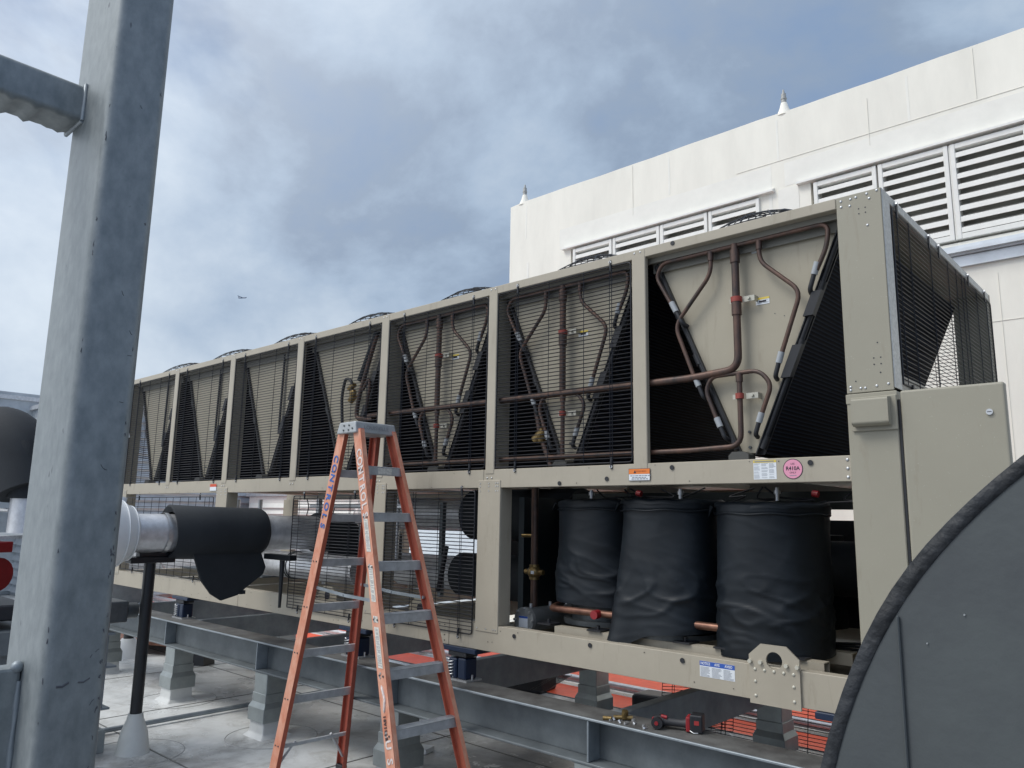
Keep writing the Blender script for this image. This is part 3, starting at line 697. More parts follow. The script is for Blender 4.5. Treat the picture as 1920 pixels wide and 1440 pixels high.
guard(Y0+.125,Y1-.03,2.42,ZT0-.01,XR+.003,plane='x',verts=(.03,.12,.3,.47,.56,.62,.66,.8,.93),hooks=False,r=.0026,vr=.8)
guard(Y0+.1,Y1-.03,2.42,ZT0-.01,XL,plane='x',verts=(.12,.3,.47,.6,.8,.93),hooks=False)
m=MB(); hw=MB()
for y in (3.86,4.42,4.62,5.3,5.75):
    hw.cyl((XR+.004,y,ZT0+.03),(XR+.014,y,ZT0+.03),.011,None,8); m.box(XR+.003,XR+.01,y-.01,y+.01,ZT0-.04,ZT0+.02)
m.box(XR+.003,XR+.012,Y0+.25,Y0+.27,2.38,2.43)
islands(m,'end_guard_hook',blackpl,C); part(hw,'end_guard_washers',zinc,0)
for bi in range(0,7):      # guards on the rear face, seen through the machine
    x0,x1=bays[bi]; guard(x0+.004,x1-.004,ZM1+.012,ZT0-.006,Y1-.01,name='rear_wire_guard',hooks=False,r=.0023)
# ---- fan guards on the roof panel
def fan(cx,cy):
    m=MB().cyl((cx,cy,ZT-.001),(cx,cy,ZT+.012),.43,.42,36,False)
    Rg=part(m,'fan_shroud',blackpl,0)
    g_=MB()
    for rr in [.05+.042*k for k in range(10)]:
        h=ZT+.02+.19*(1-(rr/.43)**2)
        g_.tube([(cx+rr*math.cos(a*math.pi/16),cy+rr*math.sin(a*math.pi/16),h) for a in range(33)],.003,4,False,False)
    for k in range(14):
        a=k*math.pi/7
        g_.tube([(cx+rr*math.cos(a+.5*rr),cy+rr*math.sin(a+.5*rr),ZT+.024+.19*(1-(rr/.43)**2)) for rr in (.03,.12,.2,.28,.35,.4,.43)],.003,4,False,False)
    g_.build('fan_guard',blackwire,Rg)
    MB().cyl((cx,cy,ZT-.002),(cx,cy,ZT+.04),.07,None,16).build('fan_hub',blackpl,Rg)
for x0,x1 in bays:
    fan((x0+x1)/2,4.17); fan((x0+x1)/2,5.4)

# ---- labels on the rails
s=sticker(-1.648,2.035,.118,.094,Y0,.13,None,9,3)
MB().box(-1.70,-1.60,Y0-.0024,Y0-.0019,2.0735,2.0785).build('caution_words',grey_ink,s)
m=MB().cyl((-1.507,Y0-.0002,2.035),(-1.507,Y0-.0014,2.035),.049,None,40); pk=m.build('refrigerant_sticker',ink,C)
MB().cyl((-1.507,Y0-.0015,2.035),(-1.507,Y0-.0019,2.035),.0455,None,40).build('pink_face',pink_lab,pk)
for tx,sz,dz,bo in (('USE',.013,.024,0),('R410A',.026,.002,.0006),('ONLY',.013,-.018,0)):
    text(tx,sz,(-1.507,Y0-.002,2.035+dz),(1,0,0),(0,0,1),ink,'sticker_lettering',pk,.0005,.95,bo)
MB().box(-1.524,-1.49,Y0-.0026,Y0-.002,2.002,2.0045).build('small_print',grey_ink,pk)
s=MB().box(-2.447,-2.307,Y0-.0062,Y0-.005,1.995,2.062).build('warning_label',ink,C)
MB().box(-2.445,-2.309,Y0-.0068,Y0-.0063,2.032,2.060).build('orange_header',orange_lab,s)
MB().box(-2.445,-2.309,Y0-.0068,Y0-.0063,1.997,2.031).build('white_body',white_lab,s)
MB().prism([(-2.414,Y0-.0069,2.037),(-2.396,Y0-.0069,2.037),(-2.405,Y0-.0069,2.054)],(0,-.0005,0)).build('warning_triangle',ink,s)
text('WARNING',.014,(-2.365,Y0-.0069,2.046),(1,0,0),(0,0,1),mat('dark_orange_ink',(.3,.05,.01),.5),'warning_word',s,.0004)
m=MB()
for z,w_ in ((2.020,.115),(2.010,.09),(2.002,.1)):
    x=-2.378-w_/2
    while x<-2.378+w_/2: l=R.uniform(.008,.02); m.box(x,x+l,Y0-.0074,Y0-.0069,z,z+.005); x+=l+.004
m.build('small_print',grey_ink,s)
s=MB().box(-2.032,-1.842,Y0-.0012,Y0,1.008,1.083).build('notice_label',white_lab,C)
MB().box(-2.032,-1.842,Y0-.0018,Y0-.0013,1.061,1.083).build('blue_header',blue_lab,s)
for t,x in (('NOTICE',-2.0),('AVIS',-1.936),('AVISO',-1.874)):
    text(t,.018,(x,Y0-.0019,1.072),(1,0,0),(0,0,1),white_lab,'header_word',s,.0005,.8,.0004)
m=MB()
for k in range(3):
    z=1.055
    while z>1.012: m.box(-2.028+k*.063,-2.028+k*.063+R.uniform(.035,.055),Y0-.0018,Y0-.0013,z-.002,z); z-=.0052
m.build('small_print',grey_ink,s)
s=MB().box(-7.40,-7.27,Y0-.0062,Y0-.005,1.99,2.055).build('warning_label',white_lab,C)
MB().box(-7.40,-7.27,Y0-.0068,Y0-.0063,2.028,2.055).build('orange_header',mat('label_red',(.6,.08,.03),.5),s)

# ---- compressors under black blankets
from mathutils import noise as mn
def blanket(cx,cy,z0,z1,r,seed,slant=0.0,flare=0.0,corner=None):
    m=MB(); n=120; ks=80; vs=[]; H=z1-z0
    def ridge(x,y,z): return 1-min(1,abs(mn.noise(Vector((x,y,z))))*3.2)
    for j in range(ks+1):
        t=j/ks
        for i in range(n):
            a=2*math.pi*i/n; ca,sa=math.cos(a),math.sin(a)
            z=z0+slant*math.cos(a-.3)*(1-t)+H*t
            # bag is a rounded square at the hem and round under the lid
            sq=(abs(ca)**3.2+abs(sa)**3.2)**(-1/3.2)
            q=r*((1-.55*(1-t))+.55*(1-t)*min(sq,1.17))*(1+flare*(1-t)**2)
            q+=r*.05*mn.noise(Vector((ca*1.3+seed,sa*1.3,t*1.5)))
            env=math.exp(-((t-.30)/.20)**2)+.25*math.exp(-((t-.93)/.08)**2)+.12
            u=a*r
            q+=.009*env*ridge(u*4.0+z*3.0+seed*3,z*7-u*1.5,seed)**2
            q+=.0075*env*ridge(u*3.0-z*5.0+seed,z*9+u*3,seed+5)**3
            q+=.006*env*mn.noise(Vector((u*9,z*22+u*6,seed)))
            if corner:
                for ang,amp,drop in corner:
                    d=abs((a-ang+math.pi)%(2*math.pi)-math.pi); e=math.exp(-(d/.26)**2)
                    q+=amp*e*(1-t)**2.2; z-=drop*math.exp(-(d/.45)**2)*(1-t)**2.5
            if t>.94: q*=1.025
            vs.append((cx+q*ca,cy+q*sa,z))
    fs=[(j*n+i,j*n+(i+1)%n,(j+1)*n+(i+1)%n,(j+1)*n+i) for j in range(ks) for i in range(n)]
    m.add(vs,fs,True)
    topv=[]
    for k,(q,dz) in enumerate(((1.04,.0),(1.035,.016),(.98,.028),(.8,.026),(.45,.034),(.02,.032))):
        for i in range(n):
            a=2*math.pi*i/n; w_=1+.03*mn.noise(Vector((math.cos(a)*2,math.sin(a)*2,seed)))
            topv.append((cx+r*q*w_*math.cos(a),cy+r*q*w_*math.sin(a),z1-.01+dz+.014*mn.noise(Vector((math.cos(a)*2.5*q,math.sin(a)*2.5*q,seed+3.)))))
    m.add(topv,[(k*n+i,k*n+(i+1)%n,(k+1)*n+(i+1)%n,(k+1)*n+i) for k in range(5) for i in range(n)],True)
    return m
SP=.60
bl=[(-1.80,1.105,1.865,.285,3,.01,.0,None),(-2.405,1.165,1.88,.292,5,.02,.05,[(math.pi*1.30,.09,.08)]),(-2.99,1.255,1.885,.285,9,-.01,.0,None)]
for (x,z0,z1,r,sd,sl,fl,cr_) in bl:
    yb_=4.17 if x<-2.9 else 4.05
    comp=part(MB().cyl((x,yb_,1.13),(x,yb_,z1-.05),r*.72,None,28).cyl((x,yb_,1.13),(x,yb_,1.16),r*.9,None,28),'compressor_shell',darkgrey,0)
    b_=blanket(x,yb_,z0,z1,r,sd,sl,fl,cr_).build('sound_blanket',vinyl,comp)
    # folded hem strap round the top
    h=MB(); 
    h.tube([(x+(r*1.045)*math.cos(a*math.pi/24),yb_+(r*1.04)*math.sin(a*math.pi/24),z1-.045+.004*math.sin(a)) for a in range(49)],.006,6)
    h.build('blanket_hem',vinyl,comp)
    yq=yb_-4.05; h=MB().prism([(x-r*1.0,3.93+yq,z1-.03),(x-r*.93,3.88+yq,z1+.0),(x-r*.8,3.84+yq,z1-.01),(x-r*.85,3.82+yq,z1-.06)],(0,-.012,-.004)); h.build('blanket_flap',vinyl,comp)
for y in (3.84,4.22):
    m=MB().box(-3.1,-1.46,y-.035,y+.035,1.122,1.128); m.box(-3.1,-1.46,y-.035,y-.030,1.066,1.122); m.box(-3.1,-1.46,y+.03,y+.035,1.066,1.122); m.box(-3.1,-1.46,y-.03,y+.03,1.066,1.071)
    part(m,'compressor_rail',beige,0)
m=MB()
for x in (-1.785,-2.405,-2.985):
    for dx in (-.19,.19): m.box(x+dx-.05,x+dx+.05,3.79,3.90,1.129,1.138); m.cyl((x+dx,3.84,1.138),(x+dx,3.84,1.16),.011,None,8)
islands(m,'compressor_mount',blackpl,C)
part(MB().tube(bend([(-3.36,4.2,1.218),(-3.18,3.87,1.222),(-3.0,3.86,1.225),(-1.9,3.86,1.225)],.06),.021,12),'copper_header_pipe',copper2,0)
part(MB().cyl((-2.80,3.80,1.222),(-2.80,3.845,1.224),.026,None,14),'red_pipe_cap',redtool,.003)
part(MB().tube([(-3.48,4.05,1.18),(-3.48,4.05,2.0)],.025,12),'copper_liquid_line',copper,0)
part(MB().sphere((-3.48,4.05,1.42),.05,10,8,(1,1,.9)).cyl((-3.56,4.05,1.42),(-3.40,4.05,1.42),.018,None,8).cyl((-3.48,4.05,1.37),(-3.48,4.05,1.47),.036,None,6),'brass_ball_valve',brass,0)
part(MB().box(-3.465,-3.44,3.995,4.0,1.41,1.43),'valve_tag',white_lab,0)
part(MB().cyl((-3.57,4.02,1.66),(-3.49,4.05,1.66),.012,None,8),'brass_port',brass,0)
fd=part(MB().cyl((-3.42,3.91,1.125),(-3.42,4.4,1.125),.075,None,24),'filter_drier',mat('drier_grey',(.16,.17,.175),.4,.3,.2,20),.004)
MB().cyl((-3.42,3.88,1.125),(-3.42,3.91,1.125),.082,None,24).build('drier_flange',mat('cast_grey',(.30,.31,.31),.4,.4,.15,30),fd,.004,2)
m=MB()
for k in range(8): a=k*math.pi/4; m.cyl((-3.42+.074*math.cos(a),3.88,1.125+.074*math.sin(a)),(-3.42+.074*math.cos(a),3.868,1.125+.074*math.sin(a)),.009,None,6)
for y in (3.95,4.15,4.33): m.cyl((-3.42,y,1.19),(-3.42,y,1.225),.012,None,8)
m.build('drier_bolts',zinc,fd)
MB().box(-3.46,-3.385,3.878,3.8795,1.08,1.15).build('drier_label',white_lab,fd); MB().box(-3.46,-3.385,3.877,3.878,1.138,1.15).build('drier_label_header',blue_lab,fd)
# dark things deeper inside
islands(MB().box(-5.0,-2.75,5.38,5.40,1.07,1.93).box(-2.74,-1.2,5.66,5.68,1.07,1.80),'black_rear_panel',blackpl,C)
part(MB().box(-3.60,-2.75,4.75,5.3,1.06,1.86),'black_oil_separator_box',mat('dark_teal_box',(.012,.022,.028),.5,0,.2,4),.01)
part(MB().box(-3.60,-1.1,4.62,4.72,1.86,1.965),'dark_cross_beam',mat('dark_green_beam',(.02,.025,.022),.6),0)
part(MB().box(-3.85,-3.80,4.3,5.3,1.07,1.93),'dark_side_panel',bpy.data.materials['dark_teal_box'],0)
part(MB().tube(bend([(-3.5,5.0,1.5),(-2.4,5.05,1.5),(-1.25,5.05,1.5)],.1),.17,20),'black_suction_pipe',foam,0)
for x in (-1.45,-2.1,-2.75):
    part(MB().tube([(x,5.35,1.1),(x,5.35,1.70)],.21,24),'rear_compressor_blanket',vinyl,.02)
    part(MB().tube(bend([(x+.12,4.6,1.1),(x+.12,4.6,1.6),(x+.1,5.0,1.68)],.12),.05,12),'black_elbow_pipe',foam,0)
m=MB()
for k in range(9):
    x=R.uniform(-3.2,-1.4); m.tube(bend([(x,4.0+R.uniform(0,.3),1.97),(x+R.uniform(-.2,.2),4.1,1.93-R.uniform(0,.04)),(x+R.uniform(-.4,.4),4.15,1.90+R.uniform(0,.03)),(x+R.uniform(-.1,.1),4.05,1.885)],.08),.005,5)
for k in range(5): m.tube(bend([(-1.9,4.6,1.09),(-1.55,4.4+k*.05,1.075+.012*k),(-1.25,4.5+k*.06,1.08+.015*k)],.2),.008,5)
islands(m,'cable',blackpl,C)
part(MB().tube(bend([(-1.33,3.95,1.5),(-1.31,3.97,1.3),(-1.24,4.0,1.15)],.1),.0025,4),'thin_grey_wire',greytape,0)
for x,z in ((-2.62,1.94),(-1.55,1.93),(-3.12,1.72)):
    part(MB().cyl((x,4.0,z),(x+.03,4.0,z-.005),.018,None,8),'red_valve_cap',redtool,0)
m=MB()
for x in (-3.0,-1.76,-2.35): m.cyl((x,4.05,1.89),(x,4.05,1.965),.012,None,8); m.cyl((x,4.05,1.93),(x,4.05,1.95),.02,None,6)
islands(m,'service_port',zinc,C)
# evaporator vessels along the machine
part(MB().cyl((-6.35,4.95,1.80),(-4.95,4.95,1.80),.15,None,28),'foil_jacketed_vessel',foil,0)
part(MB().cyl((-7.0,4.7,1.45),(-7.0,5.5,1.45),.33,None,36).sphere((-7.0,4.7,1.45),.33,24,12,(1,.35,1)),'silver_elbow_head',foil,0)
m=MB()
for x,z0_,z1_,rr_ in ((-6.75,1.1,1.93,.03),(-6.6,1.1,1.93,.018),(-6.0,1.1,1.7,.04),(-5.5,1.4,1.93,.02),(-7.9,1.15,1.93,.025),(-8.4,1.15,1.93,.03)): m.cyl((x,4.5,z0_),(x,4.5,z1_),rr_,None,10)
islands(m,'silver_riser_pipe',foil,C)
m=MB()
for x in (-6.9,-6.45,-5.9): m.tube(bend([(x,4.45,1.93),(x+.06,4.44,1.85),(x+.03,4.43,1.74),(x+.1,4.44,1.70)],.05),.006,6)
islands(m,'cable',blackpl,C)
islands(MB().box(-6.8,-5.3,4.42,4.46,1.84,1.88).box(-6.65,-6.61,4.40,4.44,1.1,1.93),'strut_channel',zinc,C)
part(MB().cyl((-4.95,4.95,1.80),(-3.75,4.95,1.80),.22,None,28),'black_jacketed_vessel',foam,.02)
part(MB().cyl((-6.0,5.0,1.27),(-5.15,5.0,1.27),.15,None,24),'lower_foil_vessel',foil,0)
part(MB().cyl((-5.15,5.0,1.27),(-3.7,5.0,1.27),.19,None,24),'lower_black_vessel',foam,.02)
islands(MB().box(-4.55,-4.50,4.6,4.64,1.1,1.9).box(-5.05,-5.01,4.6,4.64,1.1,1.9),'slotted_strut',galvdark,C)
part(MB().box(-5.80,-5.52,4.4,4.6,1.36,1.62),'grey_junction_box',mat('box_grey',(.12,.12,.12),.5),.02)
part(MB().tube([(-4.60,4.2,1.2),(-4.52,4.2,1.55)],.02,8),'black_lever',blackpl,0)
m=MB().box(-9.3,-7.4,4.3,5.6,1.12,1.135)
part(m,'mesh_tray',galvdark,0)

# ------------------------------------------------------------ ladder
T0,WTp,WB,FB,RB=2.397,.141,.282,.935,.519
LC=Vector((-4.286,3.205,0)); th=1.514
sdir=Vector((math.cos(th),math.sin(th),0)); ddir=Vector((math.sin(th),-math.cos(th),0))
def LP(side,front,h,du=0,dv=0):
    t=h/2.4; w_=WTp+(WB-WTp)*t
    o_=(.075+(FB-.075)*t) if front else -(.075+(RB-.075)*t)
    return LC+sdir*(side*w_+dv)+ddir*(o_+du)+Vector((0,0,T0-h))
Ld=empty('step_ladder',LC,'orange fibreglass step ladder with aluminium steps marked CONTROLS','ladder')
def rail(side,front,mt,h1):
    # channel: web outside, two flanges pointing inward
    dw=.044; th_=.006; fl=.032
    sg=-side
    prof=[(-dw,0),(dw,0),(dw,fl),(dw-th_,fl),(dw-th_,th_),(-dw+th_,th_),(-dw+th_,fl),(-dw,fl)]
    a=[LP(side,front,.05,u,sg*v) for u,v in prof]; b_=[LP(side,front,h1,u,sg*v) for u,v in prof]
    n=8; fs=[(i,(i+1)%n,(i+1)%n+n,i+n) for i in range(n)]+[(0,1,4,5)[::-1],(1,2,3,4)[::-1],(0,5,6,7)[::-1],(n,n+1,n+4,n+5),(n+1,n+2,n+3,n+4),(n,n+5,n+6,n+7)]
    m=MB(); m.add(a+b_,fs); 
    o=m.build('side_rail',mt,Ld,.0025,1)
    wf=MB(); n_=sdir*side*.0008
    wf.add([LP(side,front,h_,u_,0)+n_ for h_ in (.055,h1-.002) for u_ in (-dw+.001,dw-.001)],[(0,1,3,2)])
    if front:
        wf.add([LP(side,front,h_,dw+.0008,sg*v_) for h_ in (.055,h1-.002) for v_ in (.001,fl-.001)],[(0,1,3,2)])
    wf.build('faded_face',faded if (side<0 or front) else mt,o)
    ft=MB(); p=LP(side,front,h1+.0); ft.obox(p+Vector((0,0,.012))+sdir*sg*.014,ddir*.042,sdir*.022,Vector((0,0,.016))); ft.build('rubber_foot',blackpl,o,.004,1)
    return o
rails={}
for side in (-1,1):
    rails[(side,1)]=rail(side,True,orange,2.385); rails[(side,0)]=rail(side,False,orange if side<0 else redrail,2.385)
# cap
m=MB(); c0=LC+Vector((0,0,T0))
wb,db=.168,.118
q=[c0+sdir*a*.160*1+ddir*b2*.098 for a,b2 in((-1,-1),(1,-1),(1,1),(-1,1))]; q2=[c0+sdir*a*wb+ddir*b2*db-Vector((0,0,.078)) for a,b2 in((-1,-1),(1,-1),(1,1),(-1,1))]
m.add(q+q2,[(0,1,2,3),(7,6,5,4),(0,4,5,1),(1,5,6,2),(2,6,7,3),(3,7,4,0)])
CP=m.build('top_cap',alu2,Ld,.008,2)
N_=ddir; face=(q[2]+q[3]+q2[2]+q2[3])/4; upv=((q[2]+q[3])-(q2[2]+q2[3])).normalized()
text('LOUISVILLE',.038,face+N_*.003,sdir,upv,mat('faded_cap_lettering',(.22,.23,.25),.6),'cap_lettering',CP,.0015,1.05,0)
m=MB(); lf=(q[0]+q[3]+q2[0]+q2[3])/4; up3=((q[0]+q[3])-(q2[0]+q2[3])).normalized()
for u,v in ((-.03,.014),(-.03,-.018),(.03,.014),(.03,-.018),(.075,-.01)): 
    p=lf+ddir*u+up3*v; m.cyl(p,p-sdir*.006,.006,None,8)
m.build('cap_bolts',darkgrey,CP)
# steps
for k in range(1,8):
    h=.3*k; m=MB()
    A=LP(-1,True,h,0,.004); B2=LP(1,True,h,0,-.004); mid=(A+B2)/2; hl=(B2-A)/2
    m.obox(mid+Vector((0,0,-.006)),hl,ddir*.036,Vector((0,0,.003)))
    m.obox(mid+ddir*.034+Vector((0,0,-.030)),hl,ddir*.002,Vector((0,0,.028)))
    m.obox(mid-ddir*.034+Vector((0,0,-.022)),hl,ddir*.002,Vector((0,0,.020)))
    for j in range(4): m.obox(mid+ddir*(-.024+.016*j)+Vector((0,0,-.002)),hl,ddir*.002,Vector((0,0,.002)))
    st=m.build('step',alu,Ld,.0015,1)
    if k==1: MB().obox(mid+ddir*.0375+Vector((0,0,-.03))+sdir*.01,sdir*.055,ddir*.0006,Vector((0,0,.02))).build('step_label',mat('worn_label',(.68,.66,.60),.5,0,.3,60),st)
    r_=MB()
    for sd,P_ in ((-1,A),(1,B2)):
        for dz in (-.018,-.04): p=LP(sd,True,h)+Vector((0,0,dz)); r_.cyl(p,p+sdir*sd*.006,.007,None,8)
    r_.build('rivets',zinc,st)
bm2=MB()
for k in range(1,8):
    for dd in (-.018,.018):
        for fr_ in (True,False):
            p=LP(-1,fr_,.3*k+.03,dd,0); bm2.cyl(p-sdir*.0015,p-sdir*.006,.006 if fr_ else .005,None,8)
islands(bm2,'rail_bolt',darkgrey,Ld)
# rear horizontals
for k in (1,2,3,4,5,6,7):
    h=.3*k+.02; A=LP(-1,False,h,0,.004); B2=LP(1,False,h,0,-.004); mid=(A+B2)/2
    m=MB().obox(mid+Vector((0,0,-.02)),(B2-A)/2,ddir*.011,Vector((0,0,.026 if k<7 else .012)))
    m.build('rear_brace',alu,Ld,.004,2)
m=MB()
for sd in (-1,1):
    a=LP(sd,False,2.12,0,-sd*.13); b2=LP(sd,False,2.3,0,-sd*.012); m.tube([a,b2],.009,6)
islands(m,'knee_brace',alu,Ld)
for sd in (-1,1):
    a=LP(sd,True,1.13,-.03,-sd*.02); b2=LP(sd,False,1.10,.03,-sd*.02); mid=(a+b2)/2-Vector((0,0,.008))
    m=MB(); v=(mid-a)/2; m.obox((a+mid)/2,v,Vector((0,0,.010)),sdir*.0015); v=(b2-mid)/2; m.obox((b2+mid)/2+sdir*.004,v,Vector((0,0,.010)),sdir*.0015)
    for p in (a,mid,b2): m.cyl(p-sdir*.006,p+sdir*.008,.009,None,8)
    m.build('spreader_bar',galv,Ld)
# lettering on the outer faces of the left rails
def railtext(letters,front,h0,dh,size,mt,nm,offs=0,flip=False):
    a=LP(-1,front,.2); b2=LP(-1,front,2.2); dn=(b2-a).normalized()
    rt_=(ddir-dn*ddir.dot(dn)).normalized()
    for i,ch in enumerate(letters):
        if ch==' ': continue
        p=LP(-1,front,h0+dh*i,offs,0)-sdir*.0025
        text(ch,size,p,dn,rt_,mt,nm,rails[(-1,1 if front else 0)],.001,1.0,.0022)
railtext('CONTROLS',True,.215,.0575,.076,stencil,'stencil_lettering')
railtext('CONTROLS',False,.245,.064,.074,bluest,'stencil_lettering')
railtext('ISVILLE',True,1.74,.018,.030,mat('dark_brand_ink',(.06,.03,.03),.5),'maker_lettering',-.01)
railtext('U',True,1.875,.08,.072,stencil,'stencil_lettering')
railtext('S',True,1.955,.08,.072,stencil,'stencil_lettering')
railtext('E',True,2.14,.08,.072,stencil,'stencil_lettering')
def railplate(h0,h1,w_,mt,nm,off=0,front=True):
    m=MB(); a=[LP(-1,front,h,u+off,0)-sdir*.0020 for h in (h0,h1) for u in (-w_,w_)]
    m.add(a+[p-sdir*.0006 for p in a],[(0,1,3,2)[::-1],(4,5,7,6)]); return m.build(nm,mt,rails[(-1,1 if front else 0)])
wl=bpy.data.materials['worn_label']
for h0,h1 in ((.64,.84),(.92,1.13),(1.27,1.49)):
    pl=railplate(h0,h1,.023,wl,'safety_label')
    m=MB(); a=LP(-1,True,.2); b2=LP(-1,True,2.2); dn=(b2-a).normalized()
    hh=h0+.012
    while hh<h1-.008:
        p=LP(-1,True,hh,0,0)-sdir*.0031; m.obox(p,ddir*R.uniform(.010,.019),dn*.0012,sdir*.0002); hh+=R.choice([.006,.007,.014])
    m.build('label_print',grey_ink,pl)
railplate(1.21,1.245,.023,wl,'safety_label')
m=MB(); pts=[LP(-1,True,1.58+.0115*k,.012-.020*abs(k-6)/6*1.0,0)-sdir*.003 for k in range(13)]; m.tube(pts,.009,6,rs=[.002]+[.008]*11+[.002]); m.build('curved_emblem',stencil,rails[(-1,1)])

# ------------------------------------------------------------ near steel post and cross tube
x0,y0=-1.905,.6; XW,YW=.262,.136
E1=empty('steel_post',(x0-XW/2,y0+YW/2,0),'tall rectangular galvanised steel post close to the camera at left','post')
m=MB(); 
def rrect(cx,cy,hx,hy,r,z,n=5):
    out=[]
    for sx,sy,a0 in ((1,1,0),(-1,1,90),(-1,-1,180),(1,-1,270)):
        for k in range(n+1):
            a=rad(a0+90*k/n); out.append((cx+sx*(hx-r)+r*math.cos(a),cy+sy*(hy-r)+r*math.sin(a),z))
    return out
p0=rrect(x0-XW/2,y0+YW/2,XW/2,YW/2,.022,0); n=len(p0)
levels=[0,1,2,3,4.6]; 
vs=[]
for z in levels: vs+=[(a+.02*(1-z/1.8)*.0,b2,z) for a,b2,_ in p0]
m.add(vs,[(j*n+i,j*n+(i+1)%n,(j+1)*n+(i+1)%n,(j+1)*n+i) for j in range(len(levels)-1) for i in range(n)],True)
m.add([(a,b2,4.6) for a,b2,_ in p0],[tuple(range(n))])
post_m=mat('post_galvanised',(.265,.29,.30),.5,.4,.25,30,.06,40,dark=(.195,.22,.23),streak=(1,1,.6),rvary=.10)
nt,b=nodes(post_m)      # dark scuffs and scale marks
tc=nt.nodes.new('ShaderNodeTexCoord'); mpn=nt.nodes.new('ShaderNodeMapping'); mpn.inputs['Scale'].default_value=(1,1,.5); nt.links.new(tc.outputs['Object'],mpn.inputs[0])
ns=noise(26,3,.5,mpn.outputs[0]); rs_=ramp(ns,[(.0,(0,0,0)),(.715,(0,0,0)),(.745,(1,1,1))])
src=b.inputs['Base Color'].links[0].from_socket; mxn=nt.nodes.new('ShaderNodeMix'); mxn.data_type='RGBA'
nt.links.new(rs_,mxn.inputs[0]); nt.links.new(src,mxn.inputs[6]); mxn.inputs[7].default_value=(.13,.14,.155,1); nt.links.new(mxn.outputs[2],b.inputs['Base Color'])
PO=m.build('post_tube',post_m,E1)
# pen marks and scrapes
sm=MB()
for y,z in ((.632,1.40),(.632,1.402),(.675,1.405)): sm.tube([(x0+.0006,y,z),(x0+.0008,y+.012,z-.001),(x0+.0006,y+.024,z+.006)],.0016,4)
for i in range(26):
    z=R.choice([R.uniform(1.12,1.75),R.uniform(1.3,2.9)]); y=y0+.122+R.uniform(-.006,.002)
    sm.tube([(x0+.0001,y+R.uniform(-.0015,.0015),z+k*R.uniform(.002,.004)) for k in range(4)],.001,4,rs=[.0004,R.uniform(.0006,.0022),R.uniform(.0006,.002),.0004])
for i in range(14):
    z=R.choice([R.uniform(1.15,1.7),R.uniform(1.9,3.1)])
    sm.tube([(x0-.0064+R.uniform(-.0008,.0008),y0+.0062+R.uniform(-.0006,.0012),z+k*R.uniform(.002,.006)) for k in range(4)],.001,4,rs=[.0003,R.uniform(.0006,.0018),R.uniform(.0005,.0018),.0003])
for i in range(10):
    z=R.uniform(1.2,2.8); y=y0+R.uniform(.03,.11); a_=R.uniform(-1,1); l=R.uniform(.004,.014)
    sm.tube([(x0+.0002,y,z),(x0+.0003,y+l*math.cos(a_)*.5,z+l*math.sin(a_)),(x0+.0002,y+l*math.cos(a_),z+l*1.4*math.sin(a_))],.0007,4)
sm.build('scuff_marks',mat('scuff',(.09,.095,.11),.6),PO)
m=MB(); vs=[]; pr=[]
bx0,bx1,bz0,bz1=-2.19,-2.072,2.772,2.87
for sx,sz,a0 in ((1,1,0),(-1,1,90),(-1,-1,180),(1,-1,270)):
    for k in range(5):
        a=rad(a0+22.5*k); r_=.014; pr.append(((bx0+bx1)/2+sx*((bx1-bx0)/2-r_)+r_*math.cos(a),(bz0+bz1)/2+sz*((bz1-bz0)/2-r_)+r_*math.sin(a)))
n=len(pr); ny=120
for j in range(ny+1):
    y=y0-1.6*(1-j/ny)
    for (a,z) in pr: 
        dz=-.006*max(0,math.sin(j*1.3)+.6*math.sin(j*3.1)) if (z<bz0+.006) else 0
        vs.append((a,y,z+dz))
m.add(vs,[(j*n+i,(j+1)*n+i,(j+1)*n+(i+1)%n,j*n+(i+1)%n) for j in range(ny) for i in range(n)],True)
m.build('cross_tube',post_m,E1)
w_=MB(); w_.tube([(bx1,y0-.003,bz0),(bx1,y0-.003,bz1),(bx0,y0-.003,bz1),(bx0,y0-.003,bz0),(bx1,y0-.003,bz0)],.006,6); w_.build('weld_bead',galv,E1)
m=MB().box(-2.09,-2.03,y0-.07,y0-.001,.0,1.43); lw=m.build('lower_brace',post_m,E1,.008,2)
w_=MB(); w_.tube([(-2.03,y0-.004,.2+.05*k) for k in range(25)],.006,6,rs=[.005+.003*(k%2) for k in range(25)]); w_.sphere((-2.035,y0-.01,1.43),.014,8,6); w_.build('weld_bead',galv,lw)

# ------------------------------------------------------------ chilled water pipe
px,pz=-6.2,1.612
PW=empty('chilled_water_pipe',(px,2.3,pz),'silver and black insulated pipe with white valve cover entering the machine','pipe')
m=MB().cyl((px,2.3,pz),(px,4.15,pz),.148,None,36); part(m,'foil_pipe',foil,0,PW)
m=MB(); nn=40; ys=[2.735,2.74,3.1,3.4,3.50,3.525]; rs_=[.200,.213,.213,.211,.211,.200]
vs=[]
for y,rr in zip(ys,rs_):
    for k in range(nn):
        a=2*math.pi*k/nn; vs.append((px+rr*math.cos(a),y+.012*math.sin(a*2)*(1 if y>3 else -1),pz+rr*math.sin(a)*(1.0)+(.01 if y<2.8 else 0)))
m.add(vs,[(j*nn+k,j*nn+(k+1)%nn,(j+1)*nn+(k+1)%nn,(j+1)*nn+k) for j in range(len(ys)-1) for k in range(nn)],True)
inner=[(px+.165*math.cos(2*math.pi*k/nn),2.76,pz+.165*math.sin(2*math.pi*k/nn)) for k in range(nn)]
m.add(vs[:nn]+inner,[(k,k+nn,(k+1)%nn+nn,(k+1)%nn) for k in range(nn)])
m.add(vs[-nn:]+[(a,3.56,c_) for a,_,c_ in inner],[(k,(k+1)%nn,(k+1)%nn+nn,k+nn) for k in range(nn)])
fo=part(m,'black_foam_sleeve',foam,0,PW)
